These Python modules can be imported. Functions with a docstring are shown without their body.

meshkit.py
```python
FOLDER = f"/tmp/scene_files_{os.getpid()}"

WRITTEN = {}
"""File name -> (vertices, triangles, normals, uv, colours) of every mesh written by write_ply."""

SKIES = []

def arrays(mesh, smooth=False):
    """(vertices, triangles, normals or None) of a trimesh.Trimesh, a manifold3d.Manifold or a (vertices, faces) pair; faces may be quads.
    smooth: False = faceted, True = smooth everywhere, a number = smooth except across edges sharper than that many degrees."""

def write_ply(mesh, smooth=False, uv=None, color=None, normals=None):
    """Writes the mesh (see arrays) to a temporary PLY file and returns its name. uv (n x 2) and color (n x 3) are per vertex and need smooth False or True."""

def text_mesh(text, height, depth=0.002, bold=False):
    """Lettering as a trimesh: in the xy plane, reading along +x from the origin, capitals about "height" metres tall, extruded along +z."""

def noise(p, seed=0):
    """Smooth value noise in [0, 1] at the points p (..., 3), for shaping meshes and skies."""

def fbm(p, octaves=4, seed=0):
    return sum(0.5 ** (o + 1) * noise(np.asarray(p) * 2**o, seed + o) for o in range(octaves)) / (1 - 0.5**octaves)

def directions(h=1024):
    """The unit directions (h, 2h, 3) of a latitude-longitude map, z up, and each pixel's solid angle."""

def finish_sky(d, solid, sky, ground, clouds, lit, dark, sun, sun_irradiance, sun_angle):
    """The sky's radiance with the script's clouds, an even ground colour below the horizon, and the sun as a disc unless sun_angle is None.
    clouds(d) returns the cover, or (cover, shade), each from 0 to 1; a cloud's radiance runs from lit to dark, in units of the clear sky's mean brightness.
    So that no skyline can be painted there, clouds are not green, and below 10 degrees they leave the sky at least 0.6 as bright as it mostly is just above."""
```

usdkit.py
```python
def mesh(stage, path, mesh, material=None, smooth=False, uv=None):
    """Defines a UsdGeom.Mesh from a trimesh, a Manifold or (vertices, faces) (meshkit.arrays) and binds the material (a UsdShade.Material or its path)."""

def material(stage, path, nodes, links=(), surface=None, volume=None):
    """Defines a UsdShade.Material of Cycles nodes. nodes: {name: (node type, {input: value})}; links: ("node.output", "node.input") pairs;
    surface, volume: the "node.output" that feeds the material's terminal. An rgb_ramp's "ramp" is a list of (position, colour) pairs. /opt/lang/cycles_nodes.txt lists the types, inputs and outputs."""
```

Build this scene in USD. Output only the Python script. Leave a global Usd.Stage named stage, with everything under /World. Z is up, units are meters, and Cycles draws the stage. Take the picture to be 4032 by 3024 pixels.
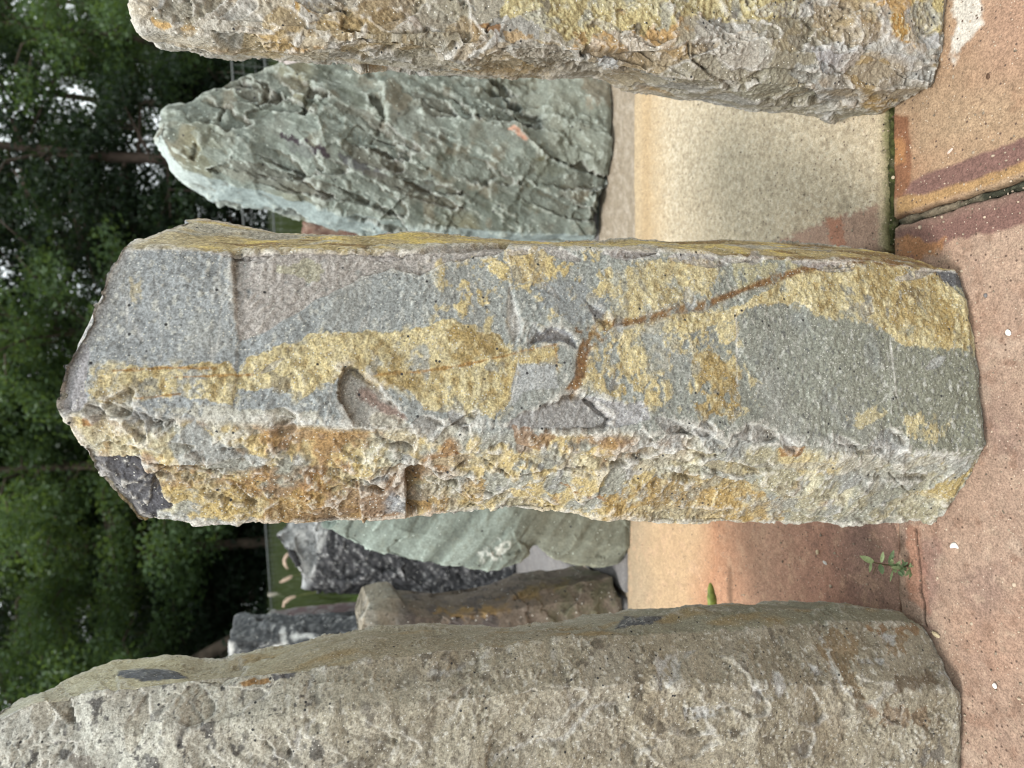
import math, random
import numpy as np
import usdkit, meshkit
from pxr import Usd, UsdGeom, UsdLux, UsdShade, Gf, Sdf, Vt
from scipy.ndimage import gaussian_filter, gaussian_filter1d
from scipy.spatial import cKDTree

stage = Usd.Stage.CreateInMemory()
UsdGeom.SetStageUpAxis(stage, UsdGeom.Tokens.z)
UsdGeom.SetStageMetersPerUnit(stage, 1.0)
UsdGeom.Xform.Define(stage, '/World')
UsdGeom.Scope.Define(stage, '/World/Looks')

# ------------------------------------------------------------------ camera (phone held on its side: the picture's left is up)
PITCH = math.radians(16.5)
CAM_H = 0.874
FPX = 2750.0
CXP, CYP = 2016.0, 1512.0
CAM = np.array([0.0, 0.0, CAM_H])
FWD = np.array([0, math.cos(PITCH), -math.sin(PITCH)])
DWN = np.array([0, -math.sin(PITCH), -math.cos(PITCH)])
RGT = np.array([1.0, 0, 0])
cam = UsdGeom.Camera.Define(stage, '/World/camera')
m4 = Gf.Matrix4d(*DWN, 0, *RGT, 0, *(-FWD), 0, *CAM, 1)
cam.AddTransformOp().Set(m4)
cam.CreateHorizontalApertureAttr(36.0)
cam.CreateVerticalApertureAttr(27.0)
cam.CreateFocalLengthAttr(36.0 * FPX / 4032)
cam.CreateClippingRangeAttr(Gf.Vec2f(0.05, 2000))
cam.CreateFStopAttr(5.8)
cam.CreateFocusDistanceAttr(0.78)
cam.CreateExposureAttr(1.22)

# ------------------------------------------------------------------ sky and sun (bright overcast)
SUN = np.array([-0.38, -0.36, 0.85]); SUN /= np.linalg.norm(SUN)
sky = UsdLux.DomeLight.Define(stage, '/World/sky')
skym = usdkit.material(stage, '/World/Looks/sky', {
    'sky': ('sky_texture', {'sky_type': 'single_scattering', 'sun_disc': False, 'sun_elevation': math.asin(SUN[2]), 'sun_rotation': math.atan2(SUN[0], SUN[1])}),
    'tc': ('texture_coordinate', {}),
    'n': ('noise_texture', {'scale': 2.2, 'detail': 5.0, 'roughness': 0.55}),
    'r': ('rgb_ramp', {'ramp': [(0.3, (7.3, 7.9, 8.0)), (0.7, (10.6, 11.2, 11.0))]}),
    'cl': ('mix', {'fac': 0.88}),
    'bg': ('background_shader', {'strength': 0.075})},
    [('tc.generated', 'n.vector'), ('n.fac', 'r.fac'), ('sky.color', 'cl.color1'), ('r.color', 'cl.color2'), ('cl.color', 'bg.color')], surface='bg.background')
UsdShade.MaterialBindingAPI.Apply(sky.GetPrim()).Bind(skym)
sky.GetPrim().SetCustomDataByKey('kind', 'structure')
sun = UsdLux.DistantLight.Define(stage, '/World/sun')
sun.CreateNormalizeAttr(True) if hasattr(sun, 'CreateNormalizeAttr') else None
sun.CreateIntensityAttr(0.4)
sun.CreateAngleAttr(14.0)
sun.CreateColorAttr(Gf.Vec3f(1.0, 0.96, 0.9))
_z = SUN; _x = np.cross([0, 1, 0], _z); _x /= np.linalg.norm(_x); _y = np.cross(_z, _x)
sun.AddTransformOp().Set(Gf.Matrix4d(*_x, 0, *_y, 0, *_z, 0, 0, 0, 10, 1))

# ------------------------------------------------------------------ helpers
used = {}
def path_for(name, parent):
    base = parent.GetPath().pathString if parent is not None else '/World'
    k = (base, name); n = used.get(k, 0); used[k] = n + 1
    return base + '/' + name + ('' if n == 0 else '_%03d' % n)

def tag(prim, label=None, category=None, group=None, kind=None):
    for k, v in (('label', label), ('category', category), ('group', group), ('kind', kind)):
        if v: prim.SetCustomDataByKey(k, v)
    return prim

def xform(name, parent=None, loc=(0, 0, 0), rotz=0.0, scale=None):
    x = UsdGeom.Xform.Define(stage, path_for(name, parent))
    x.AddTranslateOp().Set(Gf.Vec3d(*map(float, loc)))
    x.AddRotateZOp().Set(float(rotz))
    if scale is not None: x.AddScaleOp().Set(Gf.Vec3f(*map(float, scale)))
    return x.GetPrim()

def add_mesh(name, v, f, mat, parent=None, col=None, attrs=None, smooth=True):
    p = path_for(name, parent)
    m = usdkit.mesh(stage, p, (np.asarray(v, float), np.asarray(f, int)), mat, smooth=smooth)
    if col is not None:
        UsdGeom.PrimvarsAPI(m).CreatePrimvar('col', Sdf.ValueTypeNames.Color3fArray, 'vertex').Set(Vt.Vec3fArray.FromNumpy(np.clip(col, 0.004, 0.9).astype(np.float32)))
    for k, a in (attrs or {}).items():
        UsdGeom.PrimvarsAPI(m).CreatePrimvar(k, Sdf.ValueTypeNames.FloatArray, 'vertex').Set(Vt.FloatArray.FromNumpy(np.asarray(a, np.float32)))
    return m.GetPrim()

def ray(px, py):
    px, py = np.asarray(px, float), np.asarray(py, float)
    return FWD * FPX + (px - CXP)[..., None] * DWN - (py - CYP)[..., None] * RGT

def at(px, py, y):
    r = ray(px, py); t = np.asarray(y, float) / r[..., 1]
    return CAM + r * t[..., None]

def ground(px, py, z=0.0):
    r = ray(px, py); t = (z - CAM_H) / r[..., 2]
    return CAM + r * np.asarray(t)[..., None]

def project(P):
    q = P - CAM; d = q @ FWD
    return np.stack([CXP + FPX * (q @ DWN) / d, CYP - FPX * (q @ RGT) / d], -1)

# crops of the photograph in which shapes were measured: origin and pixels per crop pixel
CROPS = {'A': (0, 800, .8439), 'B': (1300, 800, .8439), 'C': (2632, 800, .8439), 'D': (0, 0, .6329), 'E': (500, 0, .6329), 'F': (1600, 0, .6027),
         'G': (2732, 0, .6027), 'H': (0, 2000, .6329), 'I': (800, 1900, .8137), 'J': (2632, 2000, .6329), 'K': (1300, 2100, .6329), 'S': (0, 0, 1.0), 'W': (0, 0, 1.8228)}
def C(c, *pts):
    ox, oy, s = CROPS[c]
    return [(ox + s * x, oy + s * y) for x, y in pts]

def sstep(a, b, x):
    t = np.clip((x - a) / (b - a), 0, 1); return t * t * (3 - 2 * t)

def nz(P, scale, seed=0, octv=3, stretch=(1, 1, 1)):
    """fbm, centred on 0, spread to about -1..1"""
    q = np.asarray(P, float) * (scale * np.asarray(stretch, float)) + 100.37
    return (meshkit.fbm(q, octv, seed) - 0.5) * 3.2

def seg_dist(uv, a, b):
    a, b = np.asarray(a, float), np.asarray(b, float)
    ab = b - a; t = np.clip(((uv - a) @ ab) / max(ab @ ab, 1e-9), 0, 1)
    return np.hypot(*(uv - a - t[..., None] * ab).T).T, t

def line_dist(uv, pts):
    """distance to a polyline in source pixels; far points get 1e3"""
    out = np.full(uv.shape[:-1], 1e3); pts = np.asarray(pts, float)
    lo, hi = pts.min(0) - 150, pts.max(0) + 150
    k = ((uv > lo) & (uv < hi)).all(-1); q = uv[k]
    if len(q):
        d = np.full(len(q), 1e3)
        for a, b in zip(pts[:-1], pts[1:]): d = np.minimum(d, seg_dist(q, a, b)[0])
        out[k] = d
    return out

def poly_sd(uv, pts):
    """signed distance (inside negative) in source pixels"""
    pts = np.asarray(pts, float); out = np.full(uv.shape[:-1], 1e3)
    lo, hi = pts.min(0) - 150, pts.max(0) + 150
    k = ((uv > lo) & (uv < hi)).all(-1); q = uv[k]
    if len(q):
        d = np.full(len(q), 1e3); ins = np.zeros(len(q), bool)
        for a, b in zip(pts, np.roll(pts, -1, 0)):
            d = np.minimum(d, seg_dist(q, a, b)[0])
            c = (a[1] > q[:, 1]) != (b[1] > q[:, 1])
            xi = a[0] + (q[:, 1] - a[1]) / (b[1] - a[1] + 1e-12) * (b[0] - a[0])
            ins ^= c & (q[:, 0] < xi)
        out[k] = np.where(ins, -d, d)
    return out

# ------------------------------------------------------------------ materials
def stone_material(name, speck_light=0.5, speck_dark=0.5, bump=0.5, scale=1.0, rough=0.9, light=(0.62, 0.61, 0.57), dark=(0.035, 0.035, 0.037), stretch=(1, 1, 1), grain=0.28):
    n = {'a': ('attribute', {'attribute': 'col'}), 'cr': ('attribute', {'attribute': 'crust'}),
         'tc': ('texture_coordinate', {}), 'mp': ('mapping', {'scale': stretch}),
         'n1': ('noise_texture', {'scale': 330 * scale, 'detail': 4.0, 'roughness': 0.65}),
         'n2': ('noise_texture', {'scale': 90 * scale, 'detail': 5.0, 'roughness': 0.6}),
         'm1': ('map_range', {'from_min': 0.3, 'from_max': 0.7, 'to_min': 1 - grain, 'to_max': 1 + grain, 'clamp': True}),
         'm2': ('map_range', {'from_min': 0.3, 'from_max': 0.7, 'to_min': 0.86, 'to_max': 1.14, 'clamp': True}),
         'mm': ('math', {'math_type': 'multiply'}), 'mul': ('vector_math', {'math_type': 'scale'}),
         'v1': ('voronoi_texture', {'scale': 190 * scale, 'feature': 'f1'}), 'w1': ('map_range', {'from_min': 0.24, 'from_max': 0.14, 'to_min': 0.0, 'to_max': 1.0, 'clamp': True}),
         's1': ('separate_color', {}), 't1': ('math', {'math_type': 'less_than', 'value2': 0.34 * speck_light}), 'f1': ('math', {'math_type': 'multiply'}),
         'v2': ('voronoi_texture', {'scale': 120 * scale, 'feature': 'f1'}), 'w2': ('map_range', {'from_min': 0.3, 'from_max': 0.16, 'to_min': 0.0, 'to_max': 1.0, 'clamp': True}),
         's2': ('separate_color', {}), 't2': ('math', {'math_type': 'less_than', 'value2': 0.16 * speck_dark}), 'f2': ('math', {'math_type': 'multiply'}),
         'x1': ('mix', {'color2': light}), 'x2': ('mix', {'color2': dark}),
         'hs': ('math', {'math_type': 'multiply_add', 'value2': 0.5}), 'hc': ('math', {'math_type': 'multiply_add', 'value2': 0.7, 'value3': bump}),
         'b': ('bump', {'distance': 0.0022}), 'p': ('principled_bsdf', {'roughness': rough, 'specular_ior_level': 0.25})}
    L = [('tc.object', 'mp.vector')] + [('mp.vector', k + '.vector') for k in ('n1', 'n2', 'v1', 'v2')] + [
        ('n1.fac', 'm1.value'), ('n2.fac', 'm2.value'), ('m1.result', 'mm.value1'), ('m2.result', 'mm.value2'), ('a.color', 'mul.vector1'), ('mm.value', 'mul.scale'),
        ('v1.distance', 'w1.value'), ('v1.color', 's1.color'), ('s1.r', 't1.value1'), ('w1.result', 'f1.value1'), ('t1.value', 'f1.value2'),
        ('v2.distance', 'w2.value'), ('v2.color', 's2.color'), ('s2.g', 't2.value1'), ('w2.result', 'f2.value1'), ('t2.value', 'f2.value2'),
        ('mul.vector', 'x1.color1'), ('f1.value', 'x1.fac'), ('x1.color', 'x2.color1'), ('f2.value', 'x2.fac'), ('x2.color', 'p.base_color'),
        ('n1.fac', 'hs.value1'), ('n2.fac', 'hs.value3'), ('hs.value', 'b.height'), ('cr.fac', 'hc.value1'), ('hc.value', 'b.strength'), ('b.normal', 'p.normal')]
    return usdkit.material(stage, '/World/Looks/' + name, n, L, surface='p.BSDF')

M_CENTRE = stone_material('speckled_ochre_stone', 1.7, 0.25, 0.65, 1.25, light=(0.47, 0.47, 0.43), grain=0.5)
M_LEFT = stone_material('pitted_grey_stone', 1.2, 0.35, 0.85, 1.3, light=(0.5, 0.49, 0.45), grain=0.42)
M_RIGHT = stone_material('rusty_stone', 0.7, 0.35, 0.7, 1.25, grain=0.38)
M_GREEN = stone_material('green_slate', 0.25, 0.2, 0.5, 0.6, stretch=(1, 1, 1), light=(0.5, 0.55, 0.5))
M_BG = stone_material('weathered_stone', 0.5, 0.4, 0.6, 0.5)
M_SLAB = stone_material('sandstone', 0.35, 0.8, 0.4, 1.2, light=(0.52, 0.43, 0.34), dark=(0.10, 0.065, 0.05), grain=0.42)

def plain(name, color, rough=0.8, var=0.0, scale=40.0, trans=None, spec=0.3):
    n = {'p': ('principled_bsdf', {'roughness': rough, 'specular_ior_level': spec, 'base_color': color})}
    L = []; out = 'p.BSDF'
    if var:
        n.update({'tc': ('texture_coordinate', {}), 'n': ('noise_texture', {'scale': scale, 'detail': 4.0}),
                  'r': ('rgb_ramp', {'ramp': [(0.3, tuple(c * (1 - var) for c in color)), (0.7, tuple(min(1, c * (1 + var)) for c in color))]})})
        L += [('tc.object', 'n.vector'), ('n.fac', 'r.fac'), ('r.color', 'p.base_color')]
    if trans:
        n.update({'t': ('translucent_bsdf', {'color': trans}), 'x': ('mix_closure', {'fac': 0.35})})
        L += [('p.BSDF', 'x.closure1'), ('t.BSDF', 'x.closure2')]; out = 'x.closure'
    return usdkit.material(stage, '/World/Looks/' + name, n, L, surface=out)

def leaf_material(name, ramp, trans):
    n = {'g': ('geometry', {}), 'o': ('object_info', {}), 'r': ('rgb_ramp', {'ramp': ramp}), 'p': ('principled_bsdf', {'roughness': 0.5, 'specular_ior_level': 0.35}),
         't': ('translucent_bsdf', {'color': trans}), 'x': ('mix_closure', {'fac': 0.3})}
    return usdkit.material(stage, '/World/Looks/' + name, n, [('g.random_per_island', 'r.fac'), ('r.color', 'p.base_color'), ('p.BSDF', 'x.closure1'), ('t.BSDF', 'x.closure2')], surface='x.closure')

# ------------------------------------------------------------------ lofted stones
def ridge(trace, ybase=None, ytop=None, lean=0.0, z0=0.0):
    """a stone's corner line from (px, py) measurements, top to base, at real distances"""
    t = np.asarray(trace, float)
    if ybase is None: ybase = ground(*t[-1], z0)[1]
    if ytop is None: ytop = ybase + lean
    k = (t[:, 0] - t[-1, 0]) / (t[0, 0] - t[-1, 0] + 1e-9)
    return at(t[:, 0], t[:, 1], ybase + (ytop - ybase) * k)[::-1]

def shifted(r, dx, dy, dz=0.0):
    r = np.array(r); r = r + np.array([dx, dy, 0]); r[:, 2] = r[0, 2] + (r[:, 2] - r[0, 2]) * (1 + dz / max(1e-6, r[-1, 2] - r[0, 2])); return r

class Stone:
    def __init__(self, ridges, counts, rows, cap=24, soft=3.0, softv=4.0, zbase=None, arc=0.0, seed=0, bulge=0.01):
        s = np.linspace(0, 1, rows); cols = []
        for r in ridges:
            L = np.r_[0, np.cumsum(np.linalg.norm(np.diff(r, axis=0), axis=1))]; L /= L[-1]
            zf = (r[:, 2] - r[0, 2]) / (r[-1, 2] - r[0, 2]); zf = np.maximum.accumulate(np.clip(zf, 0, 1))
            k = (1 - arc) * zf + arc * L + np.arange(len(L)) * 1e-9
            cols.append(np.stack([np.interp(s, k, r[:, i]) for i in range(3)], -1))
        G = []
        for a, b, n in zip(cols, cols[1:] + cols[:1], counts):
            t = (np.arange(n) / n)[None, :, None]
            G.append(a[:, None] * (1 - t) + b[:, None] * t)
        G = np.concatenate(G, 1)
        if softv: G = gaussian_filter1d(G, softv, axis=0, mode='nearest')
        if soft: G = gaussian_filter1d(G, soft, axis=1, mode='wrap')
        if zbase is not None:
            w = sstep(0.08, 0, s)[:, None]; G[..., 2] += w * (zbase - G[0:1, :, 2])
        c = G[-1].mean(0)
        q = (1 - np.linspace(0, 1, cap + 1)[1:] ** 1.0)[:, None, None] * 0.999 + 0.001
        T = c + (G[-1] - c) * q; T[..., 2] += bulge * (1 - q[..., 0] ** 2)
        self.G = np.concatenate([G, T], 0); self.rows, self.seed, self.zb = rows, seed, zbase
        H, M = self.G.shape[:2]; self.shape = (H, M)
        i = np.arange(H - 1)[:, None] * M; j = np.arange(M)[None]; jn = (j + 1) % M
        a, b, c_, d = (i + j), (i + jn), (i + M + jn), (i + M + j)
        F = np.concatenate([np.stack([a, b, c_], -1).reshape(-1, 3), np.stack([a, c_, d], -1).reshape(-1, 3)])
        V = self.G.reshape(-1, 3)
        vol = np.einsum('ij,ij->i', V[F[:, 0]] - V.mean(0), np.cross(V[F[:, 1]] - V.mean(0), V[F[:, 2]] - V.mean(0))).sum()
        if vol < 0: F = F[:, ::-1]
        self.F = F; self.flip = vol < 0
        self.N = self.normals(self.G)
        self.uv = project(self.G)
        self.vis = ((CAM - self.G) * self.N).sum(-1) > -0.02
        self.d = np.zeros(self.shape)
        self.crust = np.zeros(self.shape)
        self.q0 = self.noise(22, 83, 4); self.q1, self.q2 = self.noise(60, 81, 4), self.noise(200, 82, 3)
    def normals(self, G):
        n = np.cross(np.roll(G, -1, 1) - np.roll(G, 1, 1), np.gradient(G, axis=0))
        if self.flip: n = -n
        return n / np.maximum(np.linalg.norm(n, axis=-1, keepdims=True), 1e-12)
    def noise(self, scale, seed=0, octv=3, stretch=(1, 1, 1)):
        return nz(self.G, scale, self.seed * 17 + seed, octv, stretch)
    def cells(self, size, amp, tilt, seed=0, stretch=(1, 1, 1), warp=0.5):
        """flat fracture facets with crisp edges: returns displacement and each point's cell value"""
        rng = np.random.default_rng(self.seed * 101 + seed)
        st = np.asarray(stretch, float)
        W = self.G + warp * size * np.stack([self.noise(0.9 / size, seed + k, 3) for k in (1, 2, 3)], -1) * 0.5
        Q = W * st / size
        lo, hi = Q.reshape(-1, 3).min(0) - 1, Q.reshape(-1, 3).max(0) + 1
        n = int(np.clip(np.prod(hi - lo), 8, 60000)); S = rng.uniform(lo, hi, (n, 3))
        tv = rng.normal(0, 1, (n, 3)) * tilt * 6; of = rng.uniform(0, 0.35, n); Qf = Q.reshape(-1, 3)
        di, ii = cKDTree(S).query(Qf, k=5)
        e = di ** 2 + of[ii] + ((Qf[:, None] - S[ii]) * tv[ii]).sum(-1)          # shallow hollows that meet in sharp ridges, as flakes leave them
        j = e.argmin(1); k = np.arange(len(j)); val = e[k, j].reshape(self.shape)
        return amp * 2.2 * (val - val.mean()), rng.uniform(0, 1, n)[ii[k, j]].reshape(self.shape)
    # --- measured features
    def mask(self, pts, edge=5, rag=16, nse=None):
        sd = poly_sd(self.uv, pts) + (rag * (nse + 0.7 * self.q1) if nse is not None else 0)
        return sstep(edge, -edge, sd) * self.vis
    def stroke(self, pts, width, edge=4, rag=5, nse=None):
        sd = line_dist(self.uv, pts) - width / 2 + (rag * nse if nse is not None else 0)
        return sstep(edge, -edge, sd) * self.vis
    def wedge(self, pts, p0, p1, depth, edge=3, rag=6, nse=None):
        """a broken-out facet: depth grows from p0 to p1, ending in a wall"""
        m = self.mask(pts, edge, rag, nse); p0, p1 = np.asarray(p0, float), np.asarray(p1, float); v = p1 - p0
        t = np.clip(((self.uv - p0) @ v) / (v @ v), 0, 1.2)
        self.d -= m * depth * t * (1 + 0.18 * self.q1) ; self.d += m * (0.0012 * self.q1 + 0.0007 * self.q2); return m
    def scoop(self, pts, depth, soft=30, rag=6, nse=None):
        sd = poly_sd(self.uv, pts) + (rag * nse if nse is not None else 0)
        m = np.clip(-sd / soft, 0, 1); m = (1 - (1 - m) ** 2) * self.vis
        self.d -= m * depth; return m
    def chip(self, c, rx, ry, ang, depth, col, colr=None, a=0.8, rim=0.5):
        """one irregular flake scar: a tilted, stepped facet with a bruised pale rim"""
        q = self.uv - np.asarray(c, float); k = (np.abs(q) < 2.2 * max(rx, ry)).all(-1) & self.vis
        if not k.any(): return col
        ca, sa = math.cos(ang), math.sin(ang); q = q[k]; u, v = (q[:, 0] * ca + q[:, 1] * sa) / rx, (q[:, 1] * ca - q[:, 0] * sa) / ry
        r = np.maximum(np.hypot(u, v), 0.8 * (np.abs(u) + np.abs(v)) ** 1.0) + 0.30 * self.q0[k] + 0.16 * self.q1[k]
        m = sstep(1.04, 0.96, r); t = np.clip(0.5 + 0.55 * u + 0.12 * self.q1[k], 0, 1.1)
        self.d[k] += m * (-depth * t + 0.0007 * self.q1[k] + 0.0006 * self.q2[k])
        cc = col[k]
        if colr is not None: cc = mixc(cc, a * m * sstep(-0.9, 0.0, self.q1[k] + 0.8), np.asarray(colr))
        cc = mixc(cc, rim * sstep(0.16, 0.02, np.abs(r - 1.02)) * sstep(-0.2, 0.6, u) * sstep(-0.6, 0.3, self.q1[k]), (0.47, 0.46, 0.44))
        col = col.copy(); col[k] = cc; return col
    def scuff(self, s=4.0):
        """where the relief sticks out sharply (worn edges, positive) or is a crack (negative)"""
        P = self.G + self.N * self.d[..., None]
        dd = ((P - gaussian_filter(P, (s, s, 0), mode=('nearest', 'wrap', 'nearest'))) * self.N).sum(-1)
        return dd
    def build(self, name, mat, col, parent=None):
        if self.zb is not None:      # the foot is bruised back a little, so that it stands on a shadow line
            k = np.clip((0.017 - (self.G[..., 2] - self.zb) + 0.004 * self.noise(40, 91, 3)) / 0.017, 0, 1.2); k[self.rows:] = 0; self.d -= 0.0105 * k
        P = self.G + self.N * self.d[..., None]
        H, M = self.shape
        V = P.reshape(-1, 3); F = self.F
        # closed underside
        base = np.arange(M); c = P[0].mean(0); V = np.vstack([V, c]); ci = len(V) - 1
        B = np.stack([base, np.roll(base, -1), np.full(M, ci)], -1)
        if not self.flip: B = B[:, [1, 0, 2]]
        F = np.vstack([F, B]); col = col.reshape(-1, 3); col = np.vstack([col, col[:M].mean(0)])
        return add_mesh(name, V, F, mat, parent, col=col, attrs={'crust': np.r_[self.crust.ravel(), 0]})

def ter(x, w=0.2):
    """terraces: flat treads and steep little risers, as stone breaks"""
    f = np.floor(x); return f + sstep(0, w, x - f) - 0.4

def mixc(col, m, c):
    return col * (1 - m[..., None]) + np.asarray(c, float) * m[..., None]

def lerp3(stops, t):
    x = [s[0] for s in stops]; return np.stack([np.interp(t, x, [s[1][i] for s in stops]) for i in range(3)], -1)

OCHRE, OCHRE_D, CREAM = (0.44, 0.375, 0.21), (0.285, 0.21, 0.09), (0.46, 0.43, 0.31)
RUST, RUST_D = (0.19, 0.095, 0.035), (0.11, 0.05, 0.022)
GREYB, GREYG, WHITE, CHAR = (0.21, 0.225, 0.23), (0.225, 0.225, 0.19), (0.6, 0.59, 0.56), (0.06, 0.06, 0.068)
PINKG = (0.31, 0.285, 0.265)

# ================================================================== the terrain
def terrain_z(x, y):
    y = np.asarray(y, float)
    return -0.05 + np.where(y > 4.2, 0.95 * sstep(3.6, 14, y) + 0.035 * np.maximum(0, y - 12), 0.0)

def make_ground():
    g = np.r_[-400, -200, -100, -60, -40, np.linspace(-30, 30, 121), 40, 60, 100, 200, 400]
    gy = np.r_[-400, -200, -100, -60, -30, -15, -8, np.linspace(-4, 46, 126), 60, 100, 200, 400]
    X, Y = np.meshgrid(g, gy, indexing='ij'); Z = terrain_z(X, np.minimum(Y, 60))
    P = np.stack([X, Y, Z], -1); P[..., 2] += np.where(Y > 4.4, 0.04 * nz(P, 0.8, 3), 0)
    H, W = X.shape; i = np.arange(H - 1)[:, None] * W + np.arange(W - 1)[None]
    F = np.concatenate([np.stack([i, i + W, i + W + 1], -1).reshape(-1, 3), np.stack([i, i + W + 1, i + 1], -1).reshape(-1, 3)])
    mat = usdkit.material(stage, '/World/Looks/ground', {
        'tc': ('texture_coordinate', {}), 'n': ('noise_texture', {'scale': 1.2, 'detail': 8.0, 'roughness': 0.6}), 's': ('separate_xyz', {}),
        'g': ('rgb_ramp', {'ramp': [(0.3, (0.05, 0.085, 0.015)), (0.7, (0.12, 0.18, 0.035))]}),
        'e': ('rgb_ramp', {'ramp': [(0.3, (0.2, 0.17, 0.13)), (0.7, (0.3, 0.27, 0.22))]}),
        'm': ('map_range', {'from_min': 4.6, 'from_max': 5.2, 'to_min': 0.0, 'to_max': 1.0, 'clamp': True}), 'x': ('mix', {}),
        'n2': ('noise_texture', {'scale': 30.0, 'detail': 6.0}), 'b': ('bump', {'strength': 0.6, 'distance': 0.03}), 'p': ('principled_bsdf', {'roughness': 0.95})},
        [('tc.object', 'n.vector'), ('tc.object', 's.vector'), ('tc.object', 'n2.vector'), ('n.fac', 'g.fac'), ('n.fac', 'e.fac'), ('s.y', 'm.value'), ('m.result', 'x.fac'), ('e.color', 'x.color1'), ('g.color', 'x.color2'),
         ('x.color', 'p.base_color'), ('n2.fac', 'b.height'), ('b.normal', 'p.normal')], surface='p.BSDF')
    tag(add_mesh('ground', P.reshape(-1, 3), F, mat), 'sloping lawn and bare earth under the stones and the wood', kind='structure')
make_ground()

# ================================================================== paving
paving = xform('paving'); tag(paving, 'natural stone paving slabs that the standing stones are set on', kind='structure')
J1 = ground(3521, 874); J2 = ground(4032, 723); JD = (J2 - J1) / np.linalg.norm(J2 - J1)

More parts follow.
